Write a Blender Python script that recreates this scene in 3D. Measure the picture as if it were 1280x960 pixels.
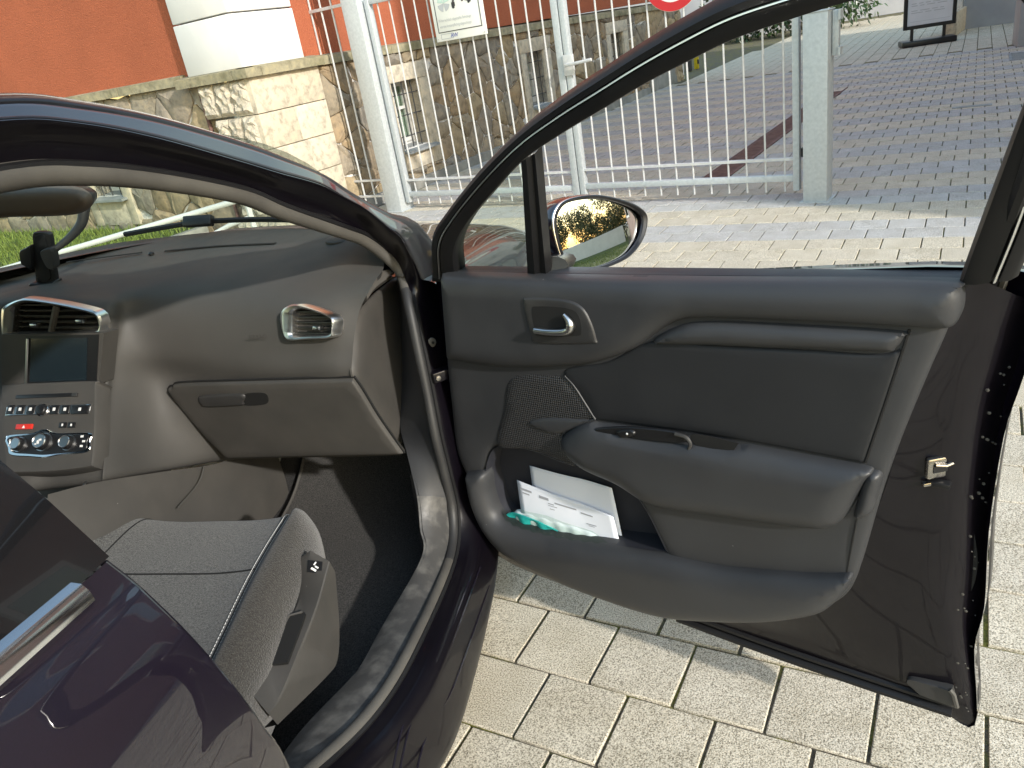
import bpy, bmesh, math, random
import numpy as np
from mathutils import Vector, Matrix
from mathutils.geometry import delaunay_2d_cdt

for o in list(bpy.data.objects): bpy.data.objects.remove(o)
scene = bpy.context.scene
COL = scene.collection
R = math.radians
random.seed(4); rng = np.random.default_rng(4)
V3 = lambda *a: np.array(a, float)

# ------------------------------------------------------------------ camera
# x = to the car's right, y = the way the car points, z up, metres; the camera stands above (0, 0)
CAM = V3(0, 0, 1.406)
FPX = 968.8                                    # focal length in pixels of the 1280 wide photo
def _camera_axes(pitch, roll, yaw):
    f = V3(0, math.cos(pitch), -math.sin(pitch)); r = V3(1, 0, 0); u = np.cross(r, f)
    c, s = math.cos(roll), math.sin(roll)
    A = np.array([c*r + s*u, -s*r + c*u, f])
    c, s = math.cos(yaw), math.sin(yaw)
    W = np.array([[c, -s, 0], [s, c, 0], [0, 0, 1]])
    return A @ W.T
AX = _camera_axes(R(24.22), R(-9.955), R(15.152))      # rows: right, up, forward
cam = bpy.data.cameras.new('camera'); camo = bpy.data.objects.new('camera', cam); COL.objects.link(camo)
cam.sensor_width = 36; cam.sensor_fit = 'HORIZONTAL'; cam.lens = 36*FPX/1280
cam.clip_start = .02; cam.clip_end = 2000
mw = Matrix.Identity(4)
for i in range(3):
    mw[i][0] = AX[0][i]; mw[i][1] = AX[1][i]; mw[i][2] = -AX[2][i]; mw[i][3] = CAM[i]
camo.matrix_world = mw
scene.camera = camo

# ------------------------------------------------------------------ light
SUN_AZ, SUN_EL = R(-40), R(25)
sdir = Vector((math.cos(SUN_AZ)*math.cos(SUN_EL), math.sin(SUN_AZ)*math.cos(SUN_EL), math.sin(SUN_EL)))
sun = bpy.data.lights.new('sun', 'SUN'); sun.energy = 2.0; sun.angle = R(1.5); sun.color = (1, .955, .89)
suno = bpy.data.objects.new('sun', sun); COL.objects.link(suno)
suno.rotation_euler = (-sdir).to_track_quat('-Z', 'Y').to_euler(); suno.location = (6, -5, 8)
world = bpy.data.worlds.new('World'); scene.world = world; world.use_nodes = True
wn = world.node_tree.nodes; wl = world.node_tree.links
sky = wn.new('ShaderNodeTexSky'); sky.sky_type = 'NISHITA'; sky.sun_disc = False
sky.sun_elevation = SUN_EL; sky.sun_rotation = math.atan2(sdir.x, sdir.y); sky.dust_density = 1.0; sky.air_density = 1.9; sky.ozone_density = 1.4
wl.new(sky.outputs[0], wn['Background'].inputs[0]); wn['Background'].inputs[1].default_value = .15
scene.view_settings.view_transform = 'Standard'; scene.view_settings.look = 'None'
scene.view_settings.gamma = 1; scene.view_settings.use_curve_mapping = False
scene.view_settings.exposure = 1.22
scene.render.engine = 'CYCLES'
scene.render.resolution_x = 1024; scene.render.resolution_y = 768
scene.cycles.max_bounces = 10; scene.cycles.transparent_max_bounces = 12

# ------------------------------------------------------------------ helpers: photo -> place
def ray(x, y): return np.array([(x-640)/FPX, -(y-480)/FPX, 1.0]) @ AX
def on(x, y, n, p):
    d = ray(x, y); n = np.asarray(n, float)
    return CAM + d*(n @ (np.asarray(p, float)-CAM))/(n @ d)
def IX(x, y, c): return on(x, y, (1, 0, 0), (c, 0, 0))
def IY(x, y, c): return on(x, y, (0, 1, 0), (0, c, 0))
def IZ(x, y, c): return on(x, y, (0, 0, 1), (0, 0, c))

class Fr:                                       # a local plane: origin, two axes, normal
    def __init__(s, O, e1, e2):
        s.O = np.asarray(O, float); e1 = np.asarray(e1, float); s.e1 = e1/np.linalg.norm(e1)
        e2 = np.asarray(e2, float); e2 = e2 - s.e1*(e2 @ s.e1); s.e2 = e2/np.linalg.norm(e2); s.n = np.cross(s.e1, s.e2)
    def off(s, h): return Fr(s.O + s.n*h, s.e1, s.e2)
    def px(s, x, y, h=0):
        q = on(x, y, s.n, s.O + s.n*h) - s.O
        return np.array([q @ s.e1, q @ s.e2])
    def w(s, a, b, h=0): return s.O + s.e1*a + s.e2*b + s.n*h
    def ws(s, ab, h): ab = np.asarray(ab, float); return s.O + np.outer(ab[:, 0], s.e1) + np.outer(ab[:, 1], s.e2) + np.outer(h, s.n)
def fr3(p, q, r): p, q, r = map(np.asarray, (p, q, r)); return Fr(p, q-p, p-r)     # left, right, lower point

# ------------------------------------------------------------------ helpers: objects
ROOT = {}
def empty(name, loc, label, cat, group=None, kind=None):
    o = bpy.data.objects.new(name, None); COL.objects.link(o); o.location = loc; o.empty_display_size = .1
    ROOT[o] = np.asarray(loc, float); tag(o, label, cat, group, kind); return o
def tag(o, label=None, cat=None, group=None, kind=None):
    if label: o['label'] = label
    if cat: o['category'] = cat
    if group: o['group'] = group
    if kind: o['kind'] = kind
    return o
def mk(name, v, f, mat, parent=None, smooth=True, ang=42, recalc=True, origin=None):
    v = np.asarray(v, float)
    org = ROOT[parent] if parent is not None else (np.zeros(3) if origin is None else np.asarray(origin, float))
    me = bpy.data.meshes.new(name)
    me.from_pydata((v-org).tolist(), [], [list(map(int, q)) for q in f])
    if recalc:
        bm = bmesh.new(); bm.from_mesh(me); bmesh.ops.recalc_face_normals(bm, faces=bm.faces); bm.to_mesh(me); bm.free()
    if smooth:
        me.polygons.foreach_set('use_smooth', [True]*len(me.polygons))
        me.set_sharp_from_angle(angle=R(ang))
    if mat: me.materials.append(mat)
    o = bpy.data.objects.new(name, me); COL.objects.link(o)
    if parent is not None: o.parent = parent
    else: o.location = org
    ROOT[o] = org
    return o
class MB:                                       # collects pieces of ONE part
    def __init__(s): s.v = []; s.f = []; s.k = 0
    def add(s, v, f):
        s.v += [tuple(p) for p in v]; s.f += [[i+s.k for i in q] for q in f]; s.k += len(v); return s
    def box(s, fr, a0, a1, b0, b1, h0, h1, bev=0):
        v, f = boxvf(fr, a0, a1, b0, b1, h0, h1, bev); return s.add(v, f)
    def tube(s, *a, **k): v, f = tubevf(*a, **k); return s.add(v, f)
    def out(s, name, mat, parent=None, **k): return mk(name, s.v, s.f, mat, parent, **k)
def boxvf(fr, a0, a1, b0, b1, h0, h1, bev=0):
    if bev <= 0:
        v = [fr.w(a, b, h) for h in (h0, h1) for b in (b0, b1) for a in (a0, a1)]
        f = [(0, 2, 3, 1), (4, 5, 7, 6), (0, 1, 5, 4), (2, 6, 7, 3), (0, 4, 6, 2), (1, 3, 7, 5)]
        return v, f
    bm = bmesh.new()
    vs = [bm.verts.new((a, b, h)) for h in (h0, h1) for b in (b0, b1) for a in (a0, a1)]
    for q in [(0, 2, 3, 1), (4, 5, 7, 6), (0, 1, 5, 4), (2, 6, 7, 3), (0, 4, 6, 2), (1, 3, 7, 5)]: bm.faces.new([vs[i] for i in q])
    bmesh.ops.bevel(bm, geom=bm.edges[:], offset=bev, segments=2, profile=.5, affect='EDGES')
    bm.verts.index_update()
    v = [fr.w(*p.co) for p in bm.verts]; f = [[p.index for p in q.verts] for q in bm.faces]; bm.free()
    return v, f
WORLD = Fr((0, 0, 0), (1, 0, 0), (0, 1, 0))
def tubevf(path, r, seg=8, flat=1.0, up=None, caps=True, closed=False):
    p = np.asarray(path, float); n = len(p); r = np.broadcast_to(np.asarray(r, float), (n,))
    t = np.gradient(p, axis=0) if not closed else np.roll(p, -1, 0)-np.roll(p, 1, 0)
    t /= np.linalg.norm(t, axis=1)[:, None]
    a = np.asarray(up, float) if up is not None else (V3(0, 0, 1) if abs(t[0][2]) < .9 else V3(1, 0, 0))
    v = []; 
    for i in range(n):
        a = a - t[i]*(a @ t[i]); a /= np.linalg.norm(a); b = np.cross(t[i], a)
        for k in range(seg):
            q = 2*math.pi*k/seg; v.append(p[i] + r[i]*(math.cos(q)*a*flat + math.sin(q)*b))
    f = []
    for i in range(n if closed else n-1):
        j = (i+1) % n
        for k in range(seg): l = (k+1) % seg; f.append((i*seg+k, i*seg+l, j*seg+l, j*seg+k))
    if caps and not closed: f.append(list(range(seg))[::-1]); f.append([(n-1)*seg+k for k in range(seg)])
    return v, f
def tube(name, path, r, mat, parent=None, seg=8, **k):
    kw = {a: k.pop(a) for a in ('flat', 'up', 'caps', 'closed') if a in k}
    v, f = tubevf(path, r, seg, **kw); return mk(name, v, f, mat, parent, **k)
def spl(p, n=8, closed=False):                  # Catmull-Rom through the points
    p = np.asarray(p, float); m = len(p)
    if m == 2 and not closed: t = np.linspace(0, 1, n+1)[:, None]; return p[0]*(1-t)+p[1]*t
    out = []
    for i in range(m if closed else m-1):
        if closed: a, b, c, d = p[i-1], p[i], p[(i+1) % m], p[(i+2) % m]
        else:
            b, c = p[i], p[i+1]; a = p[i-1] if i > 0 else 2*b-c; d = p[i+2] if i+2 < m else 2*c-b
        for k in range(n):
            t = k/n; out.append(.5*((2*b)+(c-a)*t+(2*a-5*b+4*c-d)*t*t+(3*b-a-3*c+d)*t**3))
    if not closed: out.append(p[-1])
    return np.array(out)
def outline(pts, n=5):                          # closed outline; (x, y, 1) marks a corner
    P = [np.array(q[:2], float) for q in pts]; C = [len(q) > 2 and q[2] == 1 for q in pts]
    if not any(C): return spl(P, n, True)
    k = C.index(True); P = P[k:]+P[:k]; C = C[k:]+C[:k]; P.append(P[0]); C.append(True)
    out = []; i = 0
    while i < len(P)-1:
        j = i+1
        while not C[j]: j += 1
        s = spl(P[i:j+1], n if j > i+1 else 3); out.append(s[:-1]); i = j
    return np.concatenate(out)
def pxo(fr, pts, h=0): return [tuple(fr.px(q[0], q[1], h))+tuple(q[2:]) for q in pts]
def grid(name, ctl, mat, parent=None, nu=6, nv=6, **k):      # smooth surface through a grid of points
    ctl = np.asarray(ctl, float)
    a = np.array([spl(row, nu) for row in ctl]); b = np.array([spl(a[:, j], nv) for j in range(a.shape[1])])   # cols, rows
    m, n = b.shape[:2]
    f = [(i*n+j, i*n+j+1, (i+1)*n+j+1, (i+1)*n+j) for i in range(m-1) for j in range(n-1)]
    return mk(name, b.reshape(-1, 3), f, mat, parent, **k)
def loftvf(curves, closed=False):
    c = np.asarray(curves, float); m, n = c.shape[:2]
    f = [(i*n+j, i*n+(j+1) % n, (i+1)*n+(j+1) % n, (i+1)*n+j) for i in range(m-1) for j in range(n if closed else n-1)]
    return c.reshape(-1, 3), f
def loft(name, curves, mat, parent=None, closed=False, **k): v, f = loftvf(curves, closed); return mk(name, v, f, mat, parent, **k)
def pdist(q, poly):
    a = poly; b = np.roll(poly, -1, 0); ab = b-a; L = (ab**2).sum(1)+1e-12
    t = np.clip(((q[:, None]-a[None])*ab[None]).sum(2)/L, 0, 1)
    return np.sqrt((((a[None]+t[..., None]*ab[None])-q[:, None])**2).sum(2).min(1))
def inside(q, poly):
    x, y = q[:, 0][:, None], q[:, 1][:, None]; a = poly; b = np.roll(poly, -1, 0)
    c = ((a[:, 1] > y) != (b[:, 1] > y)) & (x < (b[:, 0]-a[:, 0])*(y-a[:, 1])/(b[:, 1]-a[:, 1]+1e-15)+a[:, 0])
    return c.sum(1) % 2 == 1
def rnd(r, H): return lambda q, d: H*np.sqrt(np.clip(1-(1-np.clip(d/r, 0, 1))**2, 0, 1))
def padvf(fr, poly, h, sp=.012, rings=(), skirt=.012):
    poly = np.asarray(poly, float)
    if rings:                                   # even spacing along the edge keeps rounded rims smooth
        new = []
        for p, q in zip(poly, np.roll(poly, -1, 0)):
            k = max(1, int(np.ceil(np.linalg.norm(q-p)/.009))); new += [p+(q-p)*i/k for i in range(k)]
        poly = np.array(new)
    lo, hi = poly.min(0), poly.max(0)
    gx = np.arange(lo[0]+sp*.5, hi[0], sp); gy = np.arange(lo[1]+sp*.5, hi[1], sp*.87)
    G = np.array([(x+(sp*.5 if j % 2 else 0), y) for j, y in enumerate(gy) for x in gx]).reshape(-1, 2)
    far = max(list(rings)+[0])
    if len(G):
        G = G[inside(G, poly)]
        if len(G): G = G[pdist(G, poly) > max(sp*.55, far+sp*.4)]
    pts = [poly]
    e = np.roll(poly, -1, 0)-np.roll(poly, 1, 0); nn = np.stack([-e[:, 1], e[:, 0]], 1); nn /= np.linalg.norm(nn, axis=1)[:, None]+1e-12
    area = .5*np.sum(poly[:, 0]*np.roll(poly[:, 1], -1)-np.roll(poly[:, 0], -1)*poly[:, 1])
    if area < 0: nn = -nn
    for r in rings:
        q = poly+nn*r; q = q[inside(q, poly)]
        if len(q): pts.append(q[pdist(q, poly) > r*.93])
    pts.append(G)
    pts = np.concatenate([q for q in pts if len(q)])
    n = len(poly)
    res = delaunay_2d_cdt([Vector(q) for q in pts], [], [list(range(n))], 1, 1e-7)
    P = np.array([tuple(q) for q in res[0]]); F = [list(q) for q in res[2]]
    d = pdist(P, poly); H = h(P, d)
    v = [fr.w(*p, hh) for p, hh in zip(P, H)]
    if skirt:
        k = len(v); hb = h(poly, np.zeros(n)); ids = [int(np.argmin(((P-p)**2).sum(1))) for p in poly]
        v += [fr.w(*p, q-skirt) for p, q in zip(poly, hb)]
        F += [(ids[i], ids[(i+1) % n], k+(i+1) % n, k+i) for i in range(n)]
    return v, F
def pad(name, fr, poly, h, mat, parent=None, sp=.012, rings=(), skirt=.012, **k):
    v, f = padvf(fr, poly, h, sp, rings, skirt); return mk(name, v, f, mat, parent, **k)
def lathevf(fr, a, b, prof, seg=20):
    v = []; m = len(prof)
    for r, h in prof:
        for k in range(seg): q = 2*math.pi*k/seg; v.append(fr.w(a+r*math.cos(q), b+r*math.sin(q), h))
    f = [(i*seg+k, i*seg+(k+1) % seg, (i+1)*seg+(k+1) % seg, (i+1)*seg+k) for i in range(m-1) for k in range(seg)]
    f.append([(m-1)*seg+k for k in range(seg)]); return v, f
def lathe(name, fr, a, b, prof, mat, parent=None, seg=20, **k): v, f = lathevf(fr, a, b, prof, seg); return mk(name, v, f, mat, parent, **k)
def textvf(s, fr, a, b, size, h, align='LEFT', xs=1.0):
    cu = bpy.data.curves.new('t', 'FONT'); cu.body = s; cu.size = size; cu.align_x = align; cu.resolution_u = 2
    o = bpy.data.objects.new('t', cu); COL.objects.link(o); bpy.context.view_layer.update()
    me = bpy.data.meshes.new_from_object(o)
    v = [fr.w(a+p.co.x*xs, b+p.co.y, h) for p in me.vertices]; f = [list(q.vertices) for q in me.polygons]
    bpy.data.objects.remove(o); bpy.data.meshes.remove(me); return v, f
def text(name, s, fr, a, b, size, h, mat, parent, align='LEFT', xs=1.0):
    v, f = textvf(s, fr, a, b, size, h, align, xs); return mk(name, v, f, mat, parent, smooth=False)

# ------------------------------------------------------------------ materials
def new_mat(name):
    m = bpy.data.materials.new(name); m.use_nodes = True
    n = m.node_tree.nodes; return m, n, m.node_tree.links, n['Principled BSDF']
def coord(n, l, rand=False):
    tc = n.new('ShaderNodeTexCoord')
    if not rand: return tc.outputs['Object']
    oi = n.new('ShaderNodeObjectInfo'); mu = n.new('ShaderNodeMath'); mu.operation = 'MULTIPLY'; mu.inputs[1].default_value = 91.7
    l.new(oi.outputs['Random'], mu.inputs[0]); ad = n.new('ShaderNodeVectorMath'); ad.operation = 'ADD'
    l.new(tc.outputs['Object'], ad.inputs[0]); l.new(mu.outputs[0], ad.inputs[1]); return ad.outputs[0]
def noise_n(n, l, co, scale, detail=3, rough=.55):
    t = n.new('ShaderNodeTexNoise'); t.inputs['Scale'].default_value = scale; t.inputs['Detail'].default_value = detail
    t.inputs['Roughness'].default_value = rough; l.new(co, t.inputs['Vector']); return t.outputs['Fac']
def ramp(n, l, fac, stops):
    r = n.new('ShaderNodeValToRGB'); e = r.color_ramp.elements
    while len(e) < len(stops): e.new(.5)
    for k, (p, c) in enumerate(stops): e[k].position = p; e[k].color = (*c, 1)
    l.new(fac, r.inputs[0]); return r.outputs[0]
def mixc(n, l, fac, a, b, mode='MIX'):
    m = n.new('ShaderNodeMix'); m.data_type = 'RGBA'; m.blend_type = mode
    for s, q in ((m.inputs[0], fac), (m.inputs[6], a), (m.inputs[7], b)):
        if isinstance(q, (int, float)): s.default_value = q
        elif isinstance(q, tuple): s.default_value = (*q, 1)
        else: l.new(q, s)
    return m.outputs[2]
def bump_n(n, l, b, h, strength, dist, prev=None):
    q = n.new('ShaderNodeBump'); q.inputs['Strength'].default_value = strength; q.inputs['Distance'].default_value = dist
    l.new(h, q.inputs['Height'])
    if prev is not None: l.new(prev, q.inputs['Normal'])
    l.new(q.outputs[0], b.inputs['Normal']); return q.outputs[0]
def mat(name, col, rough=.5, metal=0, coat=0, coat_rough=.03, c2=None, vs=6, vc=(.35, .65), bump=0, bs=300, bd=.001, rvar=0, rs=8, spec=.5, rand=False, coat_ior=1.5, dust=0):
    m, n, l, b = new_mat(name); co = coord(n, l, rand)
    b.inputs['Base Color'].default_value = (*col, 1); b.inputs['Roughness'].default_value = rough
    b.inputs['Metallic'].default_value = metal; b.inputs['Coat Weight'].default_value = coat; b.inputs['Coat Roughness'].default_value = coat_rough
    b.inputs['Specular IOR Level'].default_value = spec; b.inputs['Coat IOR'].default_value = coat_ior
    if c2: l.new(ramp(n, l, noise_n(n, l, co, vs, 5), [(vc[0], col), (vc[1], c2)]), b.inputs['Base Color'])
    if bump: bump_n(n, l, b, noise_n(n, l, co, bs, 2), bump, bd)
    if dust:                                    # scattered lint and grit lying on the plastic
        vo = n.new('ShaderNodeTexVoronoi'); vo.inputs['Scale'].default_value = dust; l.new(co, vo.inputs['Vector'])
        src = b.inputs['Base Color'].links[0].from_socket if b.inputs['Base Color'].links else col
        l.new(mixc(n, l, ramp(n, l, vo.outputs['Distance'], [(.010, (.55, .55, .55)), (.020, (0, 0, 0))]), src, (.32, .31, .29)), b.inputs['Base Color'])
    if rvar:
        mr = n.new('ShaderNodeMapRange'); mr.inputs[3].default_value = max(0, rough-rvar); mr.inputs[4].default_value = min(1, rough+rvar)
        mr.inputs[1].default_value = .3; mr.inputs[2].default_value = .7
        l.new(noise_n(n, l, co, rs, 4), mr.inputs[0]); l.new(mr.outputs[0], b.inputs['Roughness'])
    return m
def emis_free_glass(name, tint, spec=1.0):      # a pane: see-through with a mirror share by angle
    m, n, l, b = new_mat(name); out = n['Material Output']; n.remove(b)
    t = n.new('ShaderNodeBsdfTransparent'); t.inputs[0].default_value = (*tint, 1)
    g = n.new('ShaderNodeBsdfGlossy'); g.inputs['Roughness'].default_value = .01
    ge = n.new('ShaderNodeNewGeometry'); dt = n.new('ShaderNodeVectorMath'); dt.operation = 'DOT_PRODUCT'
    l.new(ge.outputs['Normal'], dt.inputs[0]); l.new(ge.outputs['Incoming'], dt.inputs[1])
    def mth(op, a, b=None):
        q = n.new('ShaderNodeMath'); q.operation = op
        for k, x in enumerate((a, b)):
            if x is None: continue
            if isinstance(x, (int, float)): q.inputs[k].default_value = x
            else: l.new(x, q.inputs[k])
        return q.outputs[0]
    fac = mth('ADD', mth('MULTIPLY', mth('POWER', mth('SUBTRACT', 1.0, mth('ABSOLUTE', dt.outputs['Value'])), 5.0), .94), .06)
    mx = n.new('ShaderNodeMixShader'); l.new(fac, mx.inputs[0]); l.new(t.outputs[0], mx.inputs[1]); l.new(g.outputs[0], mx.inputs[2])
    l.new(mx.outputs[0], out.inputs[0]); return m
def paver_mat(name, a, b_, c):
    m, n, l, b = new_mat(name); co = coord(n, l, True)
    f1 = noise_n(n, l, co, 300, 2, .6); f2 = noise_n(n, l, co, 9, 4)
    sp = ramp(n, l, f1, [(.34, a), (.47, b_), (.62, c)])
    blotch = ramp(n, l, f2, [(.3, (.85, .83, .78)), (.7, (1.05, 1.045, 1.03))])
    oi = n.new('ShaderNodeObjectInfo')
    tone = ramp(n, l, oi.outputs['Random'], [(0, (.95, .945, .94)), (1, (1.03, 1.025, 1.01))])
    q = mixc(n, l, 1.0, sp, blotch, 'MULTIPLY'); q = mixc(n, l, 1.0, q, tone, 'MULTIPLY')
    l.new(q, b.inputs['Base Color']); b.inputs['Roughness'].default_value = .9; b.inputs['Specular IOR Level'].default_value = .25
    bump_n(n, l, b, f1, .55, .0025); return m
M = {}
M['tan'] = paver_mat('paver tan', (.185, .166, .128), (.50, .457, .372), (.75, .695, .585))
M['grey'] = paver_mat('paver grey', (.19, .188, .185), (.42, .415, .405), (.64, .635, .625))
def joint_mat():
    m, n, l, b = new_mat('mossy joint sand'); co = coord(n, l)
    f = noise_n(n, l, co, 7, 5, .7); g = noise_n(n, l, co, 130, 3)
    base = ramp(n, l, g, [(.3, (.05, .043, .032)), (.7, (.15, .13, .095))]); moss = ramp(n, l, g, [(.3, (.06, .065, .010)), (.7, (.22, .21, .04))])
    l.new(mixc(n, l, ramp(n, l, f, [(.47, (0, 0, 0)), (.62, (1, 1, 1))]), base, moss), b.inputs['Base Color']); b.inputs['Roughness'].default_value = 1
    bump_n(n, l, b, g, .8, .006); return m
M['joint'] = joint_mat()
M['asphalt'] = mat('paving far', (.16, .155, .15), .9, c2=(.24, .235, .225), vs=3, bump=.3, bs=200, bd=.003)
M['paint'] = mat('dark violet car paint', (.0045, .003, .0075), .35, metal=.1, coat=1, coat_rough=.012, c2=(.008, .0045, .013), vs=900, spec=.4, coat_ior=1.7)
M['paint_in'] = mat('dark violet jamb paint', (.0028, .002, .004), .4, metal=.0, coat=.32, coat_rough=.03, rvar=.05, rs=14, bump=.05, bs=9, bd=.01, spec=.25)
M['blackgloss'] = mat('black gloss trim', (.006, .006, .007), .12, coat=1, coat_rough=.02)
M['rubber'] = mat('black rubber', (.008, .008, .009), .5, spec=.35, bump=.1, bs=160, bd=.001, rvar=.12)
M['shadedseal'] = mat('shaded pillar seal', (.020, .020, .021), .55, c2=(.028, .028, .028), vs=9)  # same seal as the next, darkened to carry the shade at the hinge pillar
M['seal'] = mat('grey door seal', (.06, .056, .05), .62, c2=(.085, .08, .07), vs=9, bump=.1, bs=400, bd=.0008)
M['plastic'] = mat('charcoal grained plastic', (.030, .031, .034), .5, c2=(.036, .037, .04), vs=7, bump=.28, bs=900, bd=.0007, rvar=.09, rs=7, dust=13)
M['plastic_hard'] = mat('dark grained plastic', (.026, .026, .027), .5, c2=(.036, .035, .034), vs=10, bump=.3, bs=700, bd=.0008, rvar=.1)
M['insert'] = mat('soft dark door insert', (.012, .013, .0155), .6, bump=.25, bs=1100, bd=.0006, rvar=.07, dust=10)
M['dash'] = mat('soft grey dashboard skin', (.060, .0575, .054), .62, spec=.32, c2=(.071, .068, .063), vs=4, bump=.3, bs=650, bd=.0009, rvar=.08, rs=6, dust=11)
M['dash_hard'] = mat('hard grey dashboard plastic', (.050, .0475, .044), .55, spec=.35, c2=(.062, .058, .053), vs=9, bump=.3, bs=700, bd=.0008, rvar=.1, dust=12)
M['scuff'] = mat('scuffed grey sill plastic', (.050, .049, .048), .5, c2=(.135, .13, .12), vs=28, vc=(.45, .78), bump=.2, bs=90, bd=.002, rvar=.12, rs=30)
M['navy'] = mat('pocket lining', (.020, .021, .028), .6, bump=.2, bs=800, bd=.0007)
M['chrome'] = mat('chrome', (.82, .82, .83), .12, metal=1, rvar=.04)
M['ventring'] = mat('brushed silver ring', (.80, .80, .79), .3, metal=1)
M['mirrorface'] = mat('brown grey mirror reflection', (.13, .105, .085), .5)  # brown reflection in the mirror face, put in as plain colour
M['satin'] = mat('satin silver', (.62, .62, .62), .28, metal=1)
M['steel'] = mat('bare steel latch', (.42, .40, .37), .3, metal=1, rvar=.12, rs=40)
M['screen'] = mat('display glass', (.012, .02, .026), .18, coat=1, coat_rough=.1)
M['black'] = mat('black plastic', (.010, .010, .011), .38, bump=.1, bs=500, bd=.0005)
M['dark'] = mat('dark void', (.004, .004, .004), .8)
M['white'] = mat('white print', (.75, .75, .74), .6)
M['red_btn'] = mat('hazard red', (.55, .03, .02), .35)
M['glass'] = emis_free_glass('window glass', (.80, .88, .82))
M['glass_dark'] = emis_free_glass('tinted window glass', (.035, .04, .04))
M['mirror'] = mat('mirror glass', (.93, .93, .93), .0, metal=1)
M['gal'] = mat('galvanised steel', (.43, .46, .475), .5, metal=.25, c2=(.53, .56, .57), vs=45, vc=(.3, .7), bump=.08, bs=60, bd=.002, rvar=.1, rs=30)
M['galrod'] = mat('galvanised rods', (.50, .505, .505), .5, metal=.15, c2=(.60, .60, .59), vs=30)
M['signwhite'] = mat('sign face', (.72, .73, .68), .4, c2=(.78, .78, .74), vs=5)
M['signblack'] = mat('sign black', (.03, .03, .035), .5)
M['signgrey'] = mat('faded sign print', (.42, .44, .46), .5)
M['signpale'] = mat('faded sign green', (.48, .62, .56), .5)
M['signblue'] = mat('sign sticker blue', (.08, .10, .36), .5)
M['signred'] = mat('sign red', (.52, .02, .03), .35)
M['paper'] = mat('paper', (.76, .79, .87), .8, c2=(.80, .83, .90), vs=5, bump=.1, bs=30, bd=.004)
M['ink'] = mat('grey print', (.34, .35, .38), .8)
M['teal'] = mat('teal packet', (.02, .42, .46), .35, c2=(.04, .55, .56), vs=20)
M['carpet'] = mat('dark grey carpet', (.028, .028, .029), 1, c2=(.075, .073, .072), vs=420, vc=(.35, .7), bump=1, bs=520, bd=.006, spec=.1)
M['mat'] = mat('carpet floor mat', (.045, .045, .046), 1, c2=(.125, .12, .113), vs=380, vc=(.35, .7), bump=1, bs=480, bd=.006, spec=.1)
def fabric_mat(name, a, b_):
    m, n, l, b = new_mat(name); co = coord(n, l)
    f = noise_n(n, l, co, 330, 3, .7); w = n.new('ShaderNodeTexWave'); w.inputs['Scale'].default_value = 190; w.inputs['Distortion'].default_value = 6; l.new(co, w.inputs['Vector'])
    l.new(ramp(n, l, f, [(.35, a), (.66, b_)]), b.inputs['Base Color']); b.inputs['Roughness'].default_value = .95; b.inputs['Specular IOR Level'].default_value = .15
    b.inputs['Sheen Weight'].default_value = .25
    p = bump_n(n, l, b, f, .7, .003); bump_n(n, l, b, w.outputs['Fac'], .2, .002, p); return m
M['fabric'] = fabric_mat('grey melange seat cloth', (.026, .027, .028), (.135, .133, .126))
M['fabric2'] = fabric_mat('brown grey bolster cloth', (.016, .0145, .013), (.050, .046, .040))
M['thread'] = mat('white stitching', (.6, .59, .56), .8)
def plaster_mat():
    m, n, l, b = new_mat('red plaster'); co = coord(n, l)
    f = noise_n(n, l, co, 90, 4, .6); g = noise_n(n, l, co, 1.2, 4)
    q = ramp(n, l, f, [(.3, (.33, .098, .050)), (.7, (.45, .140, .073))]); t = ramp(n, l, g, [(.3, (.9, .9, .9)), (.7, (1.08, 1.06, 1.04))])
    l.new(mixc(n, l, 1.0, q, t, 'MULTIPLY'), b.inputs['Base Color']); b.inputs['Roughness'].default_value = .95; b.inputs['Specular IOR Level'].default_value = .2
    bump_n(n, l, b, f, .8, .012); return m
M['plaster'] = plaster_mat()
def stone_mat(name, cols, bs=18, spec=.2, bd=.02, rand=True, dirt=None):
    m, n, l, b = new_mat(name); co = coord(n, l, rand)
    f = noise_n(n, l, co, bs, 6, .62); g = noise_n(n, l, co, bs*6, 3)
    oi = n.new('ShaderNodeObjectInfo'); k = len(cols)
    q = ramp(n, l, oi.outputs['Random'], [(i/(k-1) if k > 1 else 0, c) for i, c in enumerate(cols)])
    t = ramp(n, l, f, [(.28, (.58, .57, .56)), (.5, (1, 1, 1)), (.72, (1.3, 1.24, 1.12))])
    q = mixc(n, l, 1.0, q, t, 'MULTIPLY')
    if dirt: q = mixc(n, l, ramp(n, l, noise_n(n, l, co, 3, 5), [(.5, (0, 0, 0)), (.68, (1, 1, 1))]), q, dirt)
    l.new(q, b.inputs['Base Color']); b.inputs['Roughness'].default_value = .92; b.inputs['Specular IOR Level'].default_value = spec
    p = bump_n(n, l, b, f, .7, bd); bump_n(n, l, b, g, .4, .004, p); return m
M['rubble'] = stone_mat('rubble stone', [(.25, .21, .16), (.34, .25, .15), (.28, .245, .20), (.36, .28, .17), (.24, .215, .18), (.31, .27, .21)], bs=13)
M['mortar'] = stone_mat('lime mortar', [(.29, .25, .19)], bs=25, rand=False)
M['sand'] = stone_mat('pale sandstone', [(.50, .44, .34), (.56, .50, .40)], bs=14, bd=.006)
M['sandmoss'] = stone_mat('mossy sandstone ledge', [(.30, .27, .18), (.36, .325, .225)], bs=16, bd=.01, dirt=(.16, .15, .085))
M['rock'] = stone_mat('rock faced sandstone', [(.44, .39, .31), (.52, .47, .38)], bs=26, bd=.03)
M['render_white'] = mat('white render', (.66, .655, .63), .9, c2=(.72, .715, .69), vs=3, bump=.2, bs=60, bd=.004)
M['slate'] = mat('zinc sill', (.22, .235, .235), .5, c2=(.30, .31, .31), vs=8)
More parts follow.
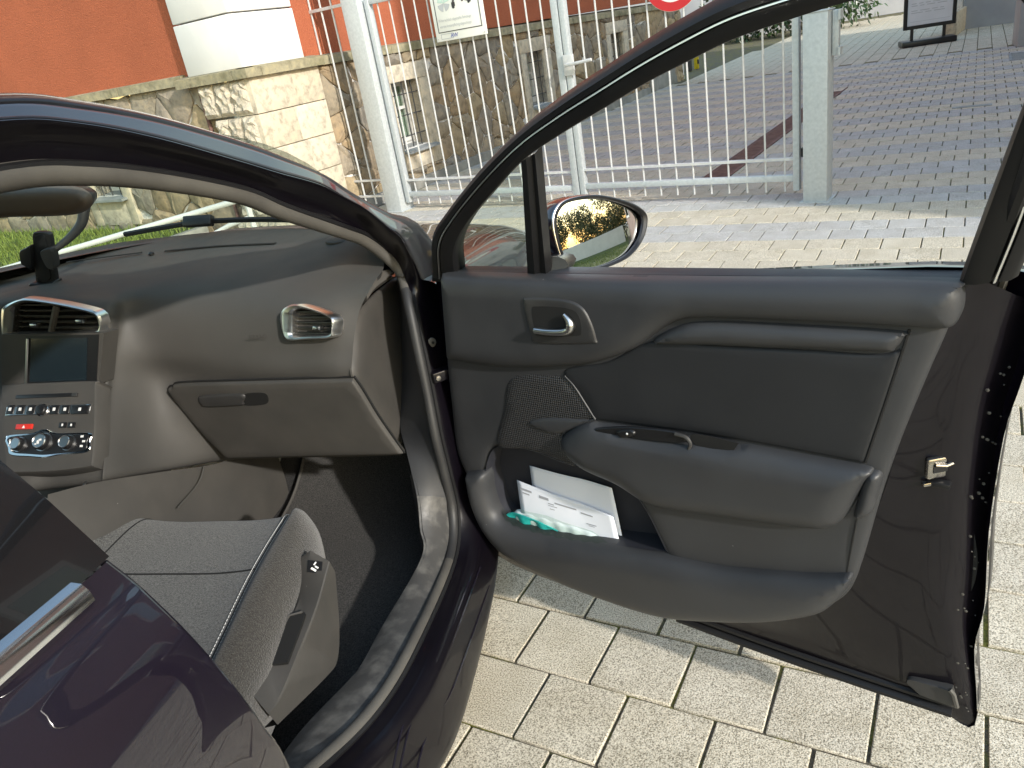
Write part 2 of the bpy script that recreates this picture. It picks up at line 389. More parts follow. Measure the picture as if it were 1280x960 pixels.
M['wood_white'] = mat('white window wood', (.66, .66, .63), .5)
M['curtain'] = mat('net curtain', (.52, .52, .50), .9)
M['iron'] = mat('window bars', (.05, .05, .05), .5)
M['concrete'] = mat('weathered concrete', (.20, .195, .175), .95, c2=(.33, .32, .285), vs=4, bump=.4, bs=60, bd=.006)
M['greywall'] = mat('grey rendered wall', (.30, .31, .33), .9, c2=(.36, .37, .385), vs=2, bump=.2, bs=60, bd=.004)
M['rust'] = mat('rusty drain grate', (.11, .055, .045), .8, c2=(.19, .10, .08), vs=14, bump=.3, bs=80, bd=.003)
M['lawn'] = mat('lawn soil', (.05, .07, .015), 1, c2=(.10, .13, .03), vs=6, bump=.6, bs=50, bd=.02)
def leaf_mat(name, a, b_, rough=.5):
    m, n, l, b = new_mat(name); oi = n.new('ShaderNodeNewGeometry')
    l.new(ramp(n, l, oi.outputs['Random Per Island'], [(0, a), (1, b_)]), b.inputs['Base Color']); b.inputs['Roughness'].default_value = rough
    b.inputs['Subsurface Weight'].default_value = 0; b.inputs['Transmission Weight'].default_value = 0
    return m
M['grass'] = leaf_mat('grass blades', (.075, .12, .018), (.22, .27, .05), .7)
M['laurel'] = leaf_mat('laurel leaves', (.018, .045, .012), (.05, .095, .03), .35)
M['leaves'] = leaf_mat('tree leaves', (.06, .075, .03), (.17, .17, .075), .6)
M['bark'] = mat('bark', (.10, .08, .06), .95, c2=(.18, .15, .12), vs=12, bump=.6, bs=30, bd=.02)
M['yellow'] = mat('yellow plastic', (.62, .48, .02), .5)
M['anthracite'] = mat('anthracite bollard', (.06, .062, .068), .5)
M['posterpaper'] = mat('poster', (.60, .61, .64), .5, c2=(.66, .67, .70), vs=3)
M['brick'] = mat('red brown rendered wall', (.24, .17, .145), .9, c2=(.29, .21, .18), vs=2)
# ================================================================== ground and paving
v, f = boxvf(WORLD, -400, 400, -400, 600, -.35, -.30); mk('ground', v, f, M['asphalt'], smooth=False)['kind'] = 'structure'
PA = R(-17.3227); PU = V3(math.cos(PA), math.sin(PA), 0); PV = V3(-PU[1], PU[0], 0); PO = V3(-.53, 1.611, 0)
PFR = Fr(PO, PU, PV)
v, f = boxvf(PFR, -45, 45, -40, 140, -.29, -.008); pavement = mk('pavement', v, f, M['joint'], smooth=False, origin=(0, 3, 0)); pavement['kind'] = 'structure'
def keep_ground(p):        # plan area left to other surfaces
    q = p-BK; x, y = q @ ER, q @ EL
    if y > -.02 and x > -.02: return False                 # inside the building
    if x > -3.6 and y > .95 and y < 14: return False       # the lawn
    return True
BK = V3(-3.58, 6.46, 0); ER = V3(.3305, .9438, 0); EL = V3(-.9438, .3305, 0)
def project(P):
    q = AX @ (np.asarray(P)-CAM)
    return None if q[2] < .05 else (640+FPX*q[0]/q[2], 480-FPX*q[1]/q[2])
def hidden_by_car(p):
    if -2.3 < p[0] < -.55 and -1 < p[1] < 2.9: return True
    return False
pv = []
for r in range(-14, 67):
    for i in range(-44, 44):
        c = PO+PU*(.2*(i+.5+(0 if r % 2 == 0 else .5)))+PV*(.2*(r+.5))
        if c[1] < -1.4 or c[0] < -6 or not keep_ground(c): continue
        if c[0] > 2.2+.42*max(c[1], 0)+.8: continue
        pv.append((r, i, c))
pv_all = pv
def seen(c):
    q = project(c)
    if q is None or not (-10 < q[0] < 1290 and -10 < q[1] < 970) or hidden_by_car(c): return False
    x, y = q
    under = y > 702+(x-637)*.36+2 and y > 700                       # below the door
    right = x > 1215 and y > 470
    window = 690 < x < 1250 and y < 352 and y > 20 and not (x < 815 and y > 240)
    if x < 560+ (960-y)*.3: under = False
    return under or right or window
vis = [q for q in pv if seen(q[2])]
vis.sort(key=lambda q: np.linalg.norm(q[2]-CAM))
near = vis[:300]; nid = {(q[0], q[1]) for q in near}
def tone(r): return 'grey' if r >= 17 and ((r-17)//2) % 2 == 0 else 'tan'
pav_me = {}
for k in ('tan', 'grey'):
    v, f = boxvf(WORLD, -.0966, .0966, -.0966, .0966, -.03, 0, .0028)
    me = bpy.data.meshes.new('paver'); me.from_pydata([tuple(p) for p in v], [], f); me.materials.append(M[k])
    me.polygons.foreach_set('use_smooth', [True]*len(me.polygons)); [setattr(p, 'use_smooth', False) for p in me.polygons if p.area > .02]; pav_me[k] = me
for r, i, c in near:
    o = bpy.data.objects.new('paver', pav_me[tone(r)]); COL.objects.link(o); o.parent = pavement
    o.location = c-V3(0, 3, 0)+V3(0, 0, random.uniform(-.0015, .001)); o.rotation_euler = (random.gauss(0, .004), random.gauss(0, .004), PA+random.gauss(0, .006)+random.choice((0, 1, 2, 3))*math.pi/2)
for k in ('tan', 'grey'):
    mb = MB(); e = .0962
    for r, i, c in pv:
        if tone(r) != k or (r, i) in nid: continue
        z = random.uniform(-.002, .001); fr = Fr(c, PU, PV); t = random.gauss(0, .0012)
        vv = [fr.w(-e, -e, z-.02), fr.w(e, -e, z-.02), fr.w(e, e, z-.02), fr.w(-e, e, z-.02), fr.w(-e+.002, -e+.002, z+t), fr.w(e-.002, -e+.002, z), fr.w(e-.002, e-.002, z-t), fr.w(-e+.002, e-.002, z)]
        mb.add(vv, [(4, 5, 6, 7), (0, 1, 5, 4), (1, 2, 6, 5), (2, 3, 7, 6), (3, 0, 4, 7)])
    o = mb.out('distant_pavers', M[k], pavement, smooth=False, recalc=False); o['kind'] = 'stuff'
mb = MB()
for i in range(-30, 34):                                   # turned courses at the far end of the yard
    for k in range(0, 32):
        y0 = 67+k*2+(1 if i % 2 else 0)
        c = PO+PU*.2*i+PV*.2*y0
        if c[1] > 27 or c[0] < -1.5 or c[0] > 13 or not keep_ground(c): continue
        b0 = .2*y0 if y0 > 67 else .2*67
        z = random.uniform(-.002, .001); mb.box(PFR, .2*i+.006, .2*i+.194, b0+.003, .2*(y0+2)-.003, -.012, z)
o = mb.out('turned_pavers', M['tan'], pavement, smooth=False, recalc=False); o['kind'] = 'stuff'

# drain channel across the yard
dfr = Fr((*IZ(905, 215, 0)[:2], .003), IZ(1000, 146, 0)-IZ(905, 215, 0), (0, 1, 0)); dl = np.linalg.norm(IZ(1000, 146, 0)-IZ(905, 215, 0))
dr = empty('drain_channel', tuple(dfr.O), 'rusty brown slotted drain channel let into the yard paving behind the gate', 'drain')
MB().box(dfr, -.3, dl+2.2, -.115, -.10, -.02, .006).box(dfr, -.3, dl+2.2, .10, .115, -.02, .006).box(dfr, -.3, dl+2.2, -.10, .10, -.02, -.004).out('channel_frame', M['rust'], dr, smooth=False)
n = int((dl+2.5)/.5)
for k in range(n):
    mb = MB(); a = -.3+k*.5
    mb.box(dfr, a+.004, a+.496, -.098, -.08, -.003, .003).box(dfr, a+.004, a+.496, .08, .098, -.003, .003)
    for j in range(20): mb.box(dfr, a+.008+j*.0245, a+.021+j*.0245, -.08, .08, -.003, .002)
    mb.out('grate', M['rust'], dr, smooth=False)
def cover(name, pts, label):
    q = [PFR.px(*p) for p in pts]; a0, b0 = np.min(q, 0); a1, b1 = np.max(q, 0); c = PFR.w((a0+a1)/2, (b0+b1)/2)
    t = empty(name, tuple(c), label, 'drain cover')
    MB().box(PFR, a0, a1, b0, b0+.03, -.01, .007).box(PFR, a0, a1, b1-.03, b1, -.01, .007).box(PFR, a0, a0+.03, b0+.03, b1-.03, -.01, .007).box(PFR, a1-.03, a1, b0+.03, b1-.03, -.01, .007).out('frame', M['slate'], t, smooth=False)
    return t, (a0, a1, b0, b1)
t, (a0, a1, b0, b1) = cover('manhole_cover', [(1190, 136), (1240, 130)], 'rectangular manhole cover filled with paving in the yard')
MB().box(PFR, a0+.035, a1-.035, b0+.035, b1-.035, -.01, .005).out('infill', M['tan'], t, smooth=False)
t, (a0, a1, b0, b1) = cover('gully_grate', [(1262, 76), (1290, 64)], 'dark slotted gully grate at the right edge of the yard')
for k in range(10):
    w = (b1-b0-.06)/10; MB().box(PFR, a0+.03, a1-.03, b0+.03+k*w, b0+.03+k*w+w*.55, -.01, .004).out('bar', M['slate'], t, smooth=False)

# ================================================================== gate and fence
GL = V3(-2.72, 7.2, 0); GR_ = V3(.865, 5.76, 0)
GF = Fr(GL, GR_-GL, (0, 0, 1))
def post(name, a0, a1, top, d, label, cap=True):
    t = empty(name, tuple(GF.w((a0+a1)/2, 0, 0)), label, 'post', 'square gate posts')
    MB().box(GF, a0, a1, 0, top, -d/2, d/2, .008).out('post', M['gal'], t)
    MB().box(GF, a0-.004, a1+.004, top, top+.006, -d/2-.004, d/2+.004).out('cap', M['gal'], t, smooth=False)
    MB().box(GF, a0-.02, a1+.02, 0, .006, -d/2-.02, d/2+.02).out('foot_plate', M['gal'], t, smooth=False)
    return t
lp = post('gate_post', -.135, .055, 2.4, .19, 'tall square galvanised gate post left of the tow-away sign')
rp = post('gate_post', 3.782, 3.94, 1.205, .17, 'short square galvanised gate post standing alone in the paving')
MB().box(GF, 3.945, 3.985, .93, 1.20, -.05, .0, .004).box(GF, 3.985, 3.998, 1.14, 1.2, -.06, .02).box(GF, 3.985, 3.998, .93, .98, -.06, .02).out('catch_plate', M['gal'], rp)
MB().box(GF, 3.755, 3.782, .30, .36, -.03, .02).out('stop_block', M['rubber'], rp, smooth=False)
def leaf(name, a0, a1, stl, str_, label, zr, bars_from, top=1.85, rail_h=.045, sp=.135, z0=.07):
    t = empty(name, tuple(GF.w((a0+a1)/2, 0, 0)), label, 'gate')
    MB().box(GF, a0, a0+stl, z0, top, -.03, .03, .006).out('stile', M['gal'], t)
    MB().box(GF, a1-str_, a1, z0, top, -.03, .03, .006).out('stile', M['gal'], t)
    MB().box(GF, a0+stl, a1-str_, zr, zr+rail_h, -.022, .022, .004).out('bottom_rail', M['gal'], t)
    MB().box(GF, a0+stl, a1-str_, zr+.145, zr+.163, -.016, .016).out('thin_rail', M['galrod'], t, smooth=False)
    MB().box(GF, a0+stl, a1-str_, top-.05, top, -.022, .022, .004).out('top_rail', M['gal'], t)
    a = a0+stl+bars_from
    while a < a1-str_-.02:
        r = .0070
        tube('bar', [GF.w(a, zr-.075, 0), GF.w(a, top+.04, 0)], r, M['galrod'], t, seg=6)
        a += sp
    return t
g1 = leaf('gate_leaf', .075, 1.985, .05, .06, 'left galvanised gate leaf carrying the tow-away sign', .125, .08)
g2 = leaf('gate_leaf', 1.993, 3.745, .05, .045, 'right galvanised gate leaf with the round red sign', .135, .11)
mb = MB().box(GF, 1.99, 2.08, 1.02, 1.17, .032, .05, .003); mb.tube([GF.w(2.03, 1.10, .05), GF.w(2.03, 1.10, .085), GF.w(2.07, 1.10, .095), GF.w(2.26, 1.115, .095)], .012, seg=8); mb.out('lever_handle', M['galrod'], g2)
t = empty('fence_panel', tuple(GF.w(-.45, 0, 0)), 'narrow galvanised bar fence panel between building corner and gate post', 'fence')
MB().box(GF, -.80, -.14, .285, .303, -.012, .012).out('bottom_rail', M['galrod'], t, smooth=False)
MB().box(GF, -.80, -.14, 1.835, 1.86, -.014, .014).out('top_rail', M['galrod'], t, smooth=False)
MB().box(GF, -.80, -.14, .13, .15, -.012, .012).out('lower_rail', M['galrod'], t, smooth=False)
for k in range(5): tube('bar', [GF.w(-.75+k*.135, .06, 0), GF.w(-.75+k*.135, 2.05, 0)], .009, M['galrod'], t, seg=6)

# tow-away sign on the left leaf
SF = GF.off(.018)
t = empty('tow_away_sign', tuple(SF.w(1.06, 1.41, 0)), 'white tow-away sign with a tow hook picture and two lines of text', 'sign')
MB().box(SF, .80, 1.32, 1.41, 1.83, 0, .012, .004).out('board', M['signwhite'], t)
q = Fr(SF.w(0, 0, .0135), SF.e1, SF.e2)
def frame_lines(mb, fr, a0, a1, b0, b1, w, h=.001):
    mb.box(fr, a0, a1, b0, b0+w, 0, h).box(fr, a0, a1, b1-w, b1, 0, h).box(fr, a0, a0+w, b0+w, b1-w, 0, h).box(fr, a1-w, a1, b0+w, b1-w, 0, h); return mb
frame_lines(MB(), q, .835, 1.285, 1.475, 1.815, .006).out('black_border', M['signblack'], t, smooth=False)
c = (.935, 1.69)
for k in range(4):
    mb = MB(); vs = [q.w(*c, .001)]; 
    for j in range(9): an = k*math.pi/2+.2+j*(math.pi/2-.4)/8; vs.append(q.w(c[0]+.062*math.cos(an), c[1]+.062*math.sin(an), .001))
    mk('faded_disc', vs, [[0, j, j+1] for j in range(1, 9)], M['signpale'] if k < 2 else M['signgrey'], t, smooth=False)
mb = MB(); mb.tube([q.w(1.03, 1.675, .001), q.w(1.085, 1.80, .001)], .008, seg=4); mb.box(q, 1.015, 1.05, 1.655, 1.685, 0, .001); v, f = lathevf(q, 1.03, 1.652, [(.014, 0), (.014, .0012)], 10); mb.add(v, f); mb.out('tow_truck_picture', M['signblack'], t, smooth=False)
mb = MB(); tf = Fr(q.w(1.16, 1.69, 0), q.e1*.94-q.e2*.34, q.e2); mb.box(tf, -.055, .055, -.008, .016, 0, .001); mb.box(tf, -.03, .03, .016, .03, 0, .001)
for a in (-.03, .035): v, f = lathevf(tf, a, -.012, [(.011, 0), (.011, .0012)], 8); mb.add(v, f)
mb.out('lifted_car_picture', M['signblack'], t, smooth=False)
text('lettering', 'Widerrechtlich abgestellte Fahrzeuge', q, .855, 1.555, .032, .001, M['signgrey'], t, xs=.70)
text('lettering', 'werden kostenpflichtig abgeschleppt', q, .86, 1.51, .032, .001, M['signgrey'], t, xs=.70)
frame_lines(MB(), q, .855, .985, 1.425, 1.465, .004).out('white_label_edge', M['signgrey'], t, smooth=False)
text('sticker_lettering', 'AW', q, .955, 1.43, .045, .0016, M['signblue'], t)
for a, b in ((.82, 1.43), (1.30, 1.43), (1.3, 1.8), (.82, 1.8)): lathe('screw', q, a, b, [(.006, 0), (.005, .003), (0.0005, .004)], M['galrod'], t, seg=8)
# round sign on the right leaf
t = empty('round_sign', tuple(SF.w(2.94, 1.55, 0)), 'round sign with red border and white centre on the gate', 'sign')
c = (2.90, 1.555)
lathe('disc', SF, *c, [(.21, 0), (.21, .004), (.2095, .005), (.0005, .005)], M['signwhite'], t, seg=48)
lathe('red_border', SF.off(.0055), *c, [(.208, 0), (.208, .0012), (.15, .0012)], M['signred'], t, seg=48).data.polygons[0]
me = t.children[-1].data
bm = bmesh.new(); bm.from_mesh(me); bm.faces.ensure_lookup_table(); bmesh.ops.delete(bm, geom=[x for x in bm.faces if len(x.verts) > 6], context='FACES_ONLY'); bm.to_mesh(me); bm.free()

# ================================================================== the building on the left
RF = Fr(BK, ER, (0, 0, 1)); LF = Fr(BK, -EL, (0, 0, 1))          # right hand facade; left hand facade (a < 0)
bld = empty('townhouse', tuple(BK), 'red plastered townhouse with rubble stone plinth and white corner blocks', 'building')
B = Fr(BK, ER, EL)
def bpart(name, m, *boxes, bev=0, **k):
    mb = MB()
    for fr, q in boxes: mb.box(fr, *q, bev)
    return mb.out(name, m, bld, smooth=bev > 0, **k)
W1 = (1.72, 2.56); W2 = (4.63, 5.47); W3 = (7.40, 8.27)
WR = [W1, W2, W3]
cz = lambda a: 1.40-.008*max(a, 0)                               # underside of the ledge along the yard facade
# core walls, set back behind the visible stones; holes left for the windows
def wallgrid(name, fr, a0, a1, z0, z1, holes, h, m):
    xs = sorted({a0, a1} | {x for q in holes for x in q[:2]}); zs = sorted({z0, z1} | {x for q in holes for x in q[2:]})
    mb = MB()
    for i in range(len(xs)-1):
        for j in range(len(zs)-1):
            cx, cz_ = (xs[i]+xs[i+1])/2, (zs[j]+zs[j+1])/2
            if any(q[0] < cx < q[1] and q[2] < cz_ < q[3] for q in holes): continue
            mb.box(fr, xs[i], xs[i+1], zs[j], zs[j+1], h-.3, h)
    return mb.out(name, m, bld, smooth=False)
hR = [(w[0]+.15, w[1]-.19, .42, 1.10) for w in WR]
wallgrid('plinth_core', RF, .70, 11, -.2, 1.34, hR, -.035, M['mortar'])
LW = [(-3.05, -2.25), (-6.2, -5.4)]; hL = [(w[0]+.14, w[1]-.14, .48, 1.15) for w in LW]
wallgrid('plinth_core', LF, -12, -.75, -.1, 1.40, hL, -.10, M['mortar'])
bpart('plaster_wall', M['plaster'], (RF, (.66, 11, 1.47, 9, -.40, -.06)))
bpart('plaster_wall', M['plaster'], (LF, (-12, -.70, 1.47, 9, -.40, -.085)))
# the ledge between plinth and plaster
def ledge(fr, a0, a1, zf, h0, h1, th=.10):
    v = []
    for a in (a0, a1):
        z = zf(a)
        v += [fr.w(a, z, h0), fr.w(a, z, h1), fr.w(a, z+th*.75, h1), fr.w(a, z+th*1.15, h0)]
    return mk('ledge_stone', v, [(0, 1, 2, 3), (4, 7, 6, 5), (0, 4, 5, 1), (1, 5, 6, 2), (2, 6, 7, 3), (3, 7, 4, 0)], M['sandmoss'], bld, smooth=False)
a = .90; 
while a < 10.9: l = random.uniform(.9, 1.3); ledge(RF, a+.004, min(a+l, 11)-.004, cz, -.2, .03); a += l
ledge(RF, .12, .896, lambda a: 1.395, -.2, .085)
mk('ledge_stone', *boxvf(B, -.06, .116, -.085, .096, 1.395, 1.472, .004), M['sandmoss'], bld)
a = -.86
while a > -11.9: l = random.uniform(.85, 1.3); ledge(LF, max(a-l, -12)+.004, a-.004, lambda q: 1.425, -.25, -.03); a -= l
ledge(LF, -.856, -.1, lambda a: 1.395, -.2, .06)
# white rendered corner blocks above the ledge
z = 1.474
for k in range(14):
    t_ = .425
    v, f = boxvf(Fr(BK+ER*0+EL*0, ER, EL), -.0, .74 if k % 2 == 0 else .735, -.0, .72 if k % 2 == 0 else .715, z+.006, z+t_-.006, .008)
    mk('corner_block', v, f, M['render_white'], bld); z += t_
bpart('reveal_mouldings', M['plaster'], *[(RF, (.74+j*.03, .762+j*.03, 1.51, 8, -.3, -.03-j*.012)) for j in range(3)])
# rock-faced and smooth blocks below the ledge
def rockpad(fr, a0, a1, b0, b1, h, m, amp=.02, sp=.03, base=0):
    poly = outline([(a0, b0, 1), (a1, b0, 1), (a1, b1, 1), (a0, b1, 1)])
    ph = rng.uniform(0, 50)
    def hf(q, d): return base+np.clip(d/.03, 0, 1)*(h+amp*(np.sin(q[:, 0]*61+ph)*np.sin(q[:, 1]*53+ph*2)+rng.normal(0, .35, len(q))))
    return pad('plinth_block', fr, poly, hf, m, bld, sp=sp, skirt=.06+base, ang=25)
z = 1.399
for k in range(5):
    t_ = .30; w = .62 if k % 2 == 0 else .52
    x = -.02
    for i in range(3):
        ww = w/3; rockpad(LF, x-ww+.006, x-.004, z-t_+.012, z-.008, .035, M['rock'], .014, .028, base=.0); x -= ww
    v, f = boxvf(RF, -.0, .50 if k % 2 == 0 else .44, z-t_+.003, z-.003, -.25, .03, .006); mk('plinth_block', v, f, M['sand'], bld)
    v, f = boxvf(RF, (.505 if k % 2 == 0 else .445), .86, z-t_+.003, z-.003, -.25, .022, .006); mk('plinth_block', v, f, M['sand'], bld)
    z -= t_
# rubble stones: an uneven cell pattern, every stone its own piece
def cells(a0, a1, b0, b1, da, db, seed):
    rg = np.random.default_rng(seed); P = []
    nb = max(1, int(round((b1-b0)/db)))
    for j in range(nb):
        a = a0+rg.uniform(0, da)
        while a < a1: P.append((a, b0+(j+.5+rg.uniform(-.33, .33))*(b1-b0)/nb)); a += da*rg.uniform(.55, 1.5)
    P = np.array(P); out = []
    for i, p in enumerate(P):
        poly = [np.array(q) for q in ((a0, b0), (a1, b0), (a1, b1), (a0, b1))]
        for j in np.argsort(((P-p)**2).sum(1))[1:16]:
            m_ = (p+P[j])/2; n_ = P[j]-p; new = []
            for k in range(len(poly)):
                s, e = poly[k], poly[(k+1) % len(poly)]; ds, de = (s-m_) @ n_, (e-m_) @ n_
                if ds <= 0: new.append(s)
                if ds*de < 0: new.append(s+(e-s)*ds/(ds-de))
            poly = new
            if len(poly) < 3: break
        if len(poly) >= 3: out.append(np.array(poly))
    return out
def stones(fr, a0, a1, b0, b1, holes, base, seed, da=.36, db=.21):
    rg = np.random.default_rng(seed)
    for poly in cells(a0, a1, b0, b1, da, db, seed):
        c = poly.mean(0)
        for q in holes:                                  # cut back to the edge of the window surround
            if poly[:, 0].max() <= q[0] or poly[:, 0].min() >= q[1] or poly[:, 1].max() <= q[2] or poly[:, 1].min() >= q[3]: continue
            best = None
            for ax, sg, lim in ((0, 1, q[0]), (0, -1, q[1]), (1, 1, q[2]), (1, -1, q[3])):
                new = []
                for k in range(len(poly)):
                    s, e = poly[k], poly[(k+1) % len(poly)]; ds, de = sg*(s[ax]-lim), sg*(e[ax]-lim)
                    if ds <= 0: new.append(s)
                    if ds*de < 0: new.append(s+(e-s)*ds/(ds-de))
                if len(new) < 3: continue
                new = np.array(new); ar = abs(np.sum(new[:, 0]*np.roll(new[:, 1], -1)-np.roll(new[:, 0], -1)*new[:, 1]))/2
                if best is None or ar > best[0]: best = (ar, new)
            poly = best[1] if best and best[0] > .004 else None
            if poly is None: break
        if poly is None: continue
        fine = []
        for k in range(len(poly)):
            s, e = poly[k], poly[(k+1) % len(poly)]
            if np.linalg.norm(e-s) < .02: continue
            fine += [s+(e-s)*.09, s+(e-s)*.5+(np.array([s[1]-e[1], e[0]-s[0]]))*rg.normal(0, .035), s+(e-s)*.91]
        if len(fine) < 5: continue
        fine = np.array(fine); c = fine.mean(0)
        ins = lambda s, d: c+(fine-c)*s-(fine-c)/np.linalg.norm(fine-c, axis=1)[:, None]*d
        r0 = ins(1, .003); r1 = ins(.985, .006); r2 = ins(.66, .0)
        t_ = rg.uniform(.004, .032); n_ = len(fine); jz = rg.normal(0, .007, n_)
        v = [fr.w(*p, base-.03) for p in r0]+[fr.w(*p, base+t_*.65+jz[i]*.5) for i, p in enumerate(r1)]+[fr.w(*p, base+t_+.012+jz[(i*3) % n_]) for i, p in enumerate(r2)]+[fr.w(*c, base+t_+.016+rg.normal(0, .006))]
        fs = []
        for i in range(n_):
            j = (i+1) % n_; fs += [(i, j, n_+j, n_+i), (n_+i, n_+j, 2*n_+j, 2*n_+i), (2*n_+i, 2*n_+j, 3*n_)]
        mk('stone', v, fs, M['rubble'], bld, ang=35)
surR = [(w[0], w[1], .20, 1.27) for w in WR]
stones(RF, .87, 10.9, -.05, 1.402, surR, -.03, 3)
surL = [(w[0], w[1], .22, 1.32) for w in LW]
stones(LF, -7.2, -.66, .05, 1.43, surL, -.09, 8, .42, .27)
# basement windows with sandstone surrounds
def window(fr, w, z0, z1, hole, h, bars=True, curtain=True):
    a0, a1, b0, b1 = hole
    s = lambda *q: MB().box(fr, *q, .006).out('window_surround', M['sand'], bld)
    s(w[0], a0, z0, z1-.17, h-.32, h); s(a1, w[1], z0, z1-.17, h-.32, h); s(w[0], w[1], z1-.167, z1, h-.32, h); s(a0+.003, a1-.003, z0, b0-.02, h-.32, h-.004)
    v = [fr.w(a, b, hh) for a in (a0+.004, a1+.07) for b, hh in ((b0-.015, h-.25), (b0+.02, h-.25), (b0-.02, h+.07), (b0-.045, h+.07))]
    mk('window_sill', v, [(0, 1, 2, 3), (4, 7, 6, 5), (0, 4, 5, 1), (1, 5, 6, 2), (2, 6, 7, 3), (3, 7, 4, 0)], M['slate'], bld, smooth=False)
    wf = MB(); d0, d1 = h-.27, h-.22
    wf.box(fr, a0, a0+.05, b0+.02, b1, d0, d1).box(fr, a1-.05, a1, b0+.02, b1, d0, d1).box(fr, a0+.05, a1-.05, b0+.02, b0+.09, d0, d1).box(fr, a0+.05, a1-.05, b1-.05, b1, d0, d1)
    m_ = (a0+a1)/2; wf.box(fr, m_-.03, m_+.03, b0+.09, b1-.05, d0, d1+.008); zz = b0+(b1-b0)*.6
    wf.box(fr, a0+.05, m_-.03, zz-.015, zz+.015, d0, d1).box(fr, m_+.03, a1-.05, zz-.015, zz+.015, d0, d1)
    win = wf.out('window_frame', M['wood_white'], bld, smooth=False)
    for x0, x1 in ((a0+.05, m_-.03), (m_+.03, a1-.05)):
        for y0, y1 in ((b0+.09, zz-.015), (zz+.015, b1-.05)):
            MB().box(fr, x0, x1, y0, y1, d0+.012, d0+.02).out('pane', M['glass'], win, smooth=False)
    MB().box(fr, a0, a1, b0, b1, h-.75, h-.7).out('room_backing', M['dark'], win, smooth=False)
    if curtain:
        vs = []; n_ = 28
        for i in range(n_+1):
            x = a0+.02+(m_-a0-.03)*i/n_; vs += [fr.w(x, b0+.05, d0-.03+.01*math.sin(i*1.9)), fr.w(x, b1, d0-.03+.01*math.sin(i*1.9))]
        mk('curtain', vs, [(2*i, 2*i+1, 2*i+3, 2*i+2) for i in range(n_)], M['curtain'], win)
        vs = [p+(fr.e1*(a1-m_)) for p in map(np.array, vs)]; mk('curtain', vs, [(2*i, 2*i+1, 2*i+3, 2*i+2) for i in range(n_)], M['curtain'], win)
    if bars:
        for k in range(3): x = a0+(a1-a0)*(k+.6)/3.2; tube('window_bar', [fr.w(x, b0-.01, h-.06), fr.w(x, b1+.01, h-.06)], .007, M['iron'], bld, seg=6)
        for k in range(3): y = b0+(b1-b0)*(k+.6)/3.2; tube('window_bar', [fr.w(a0-.01, y, h-.055), fr.w(a1+.01, y, h-.055)], .006, M['iron'], bld, seg=6)
for w, q in zip(WR, hR): window(RF, w, .20, 1.27, q, .005)
for w, q in zip(LW, hL): window(LF, w, .17, 1.32, q, -.05)
MB().box(RF, .8, 8.95, -.1, .10, -.1, .05).out('base_course', M['concrete'], bld, smooth=False)
tube('rusty_pipe', [LF.w(-.69, .1, -.05), LF.w(-.69, 1.37, -.05)], .018, M['rust'], bld, seg=8)
q = LF.px(-2, 10); MB().box(LF, q[0]-.25, q[0]+.03, q[1]-.02, q[1]+.4, -.12, -.09, .004).out('wall_plate', M['greywall'], bld)

# lawn in front of the left facade, with a stone edge
LA = Fr(BK, -ER, -EL)
lawn = MB().box(B, -3.4, -.06, 1.15, 12, -.2, .155).out('lawn', M['lawn'], smooth=False); lawn['kind'] = 'structure'
kerb = empty('lawn_kerb', tuple(B.w(-3.45, 4, 0)), 'low concrete kerb around the lawn before the townhouse', 'kerb')
for k in range(11): MB().box(B, -3.5, -3.405, 1.05+k, 2.045+k, -.1, .165, .008).out('kerb_stone', M['concrete'], kerb)
for k in range(4): MB().box(B, -3.4+k*.84, -3.4+k*.84+.835, 1.05, 1.145, -.1, .165, .008).out('kerb_stone', M['concrete'], kerb)
n = 26000; gp = rng.uniform(0, 1, (n, 2))
def blades(p, w, lean, h0, h1):
    n = len(p); an = rng.uniform(0, 6.28, n); d = np.stack([np.cos(an), np.sin(an), 0*an], 1); t = rng.normal(0, lean, (n, 3)); t[:, 2] = rng.uniform(h0, h1, n)
    return np.stack([p-d*w, p+d*w, p+t], 1)
vs = blades(B.O+np.outer(-3.38+gp[:, 0]*3.28, B.e1)+np.outer(1.17+gp[:, 1]*7.5, B.e2)+V3(0, 0, .15), .006, .03, .03, .10)
g = mk('grass', vs.reshape(-1, 3), np.arange(n*3).reshape(-1, 3), M['grass'], smooth=False, recalc=False)
tag(g, 'short sunlit grass of the lawn before the townhouse', 'grass', kind='stuff')
# white barrier bar over the lawn
a, b = IY(60, 320, 5.4), IY(285, 254, 5.4); d = b-a
t = empty('white_barrier', (a[0], a[1], 0), 'white metal barrier bar sloping up across the lawn, seen through windscreen', 'barrier')
lo_ = a-d*((a[2]-.16)/d[2]); hi_ = b+d*.35
tube('bar', [lo_, a, b, hi_], .022, M['wood_white'], t, seg=10); tube('upright', [V3(hi_[0], hi_[1], 0), hi_+V3(0, 0, .05)], .03, M['wood_white'], t, seg=10)
q0, q1 = IY(286, 282, 5.0), IY(314, 271, 5.0)
tube('brace', [q0-V3(.3, 0, .1), q0, q1], .016, M['wood_white'], t, seg=8); tube('short_upright', [V3(q1[0], q1[1], .0), q1+V3(0, 0, .1)], .02, M['wood_white'], t, seg=8)

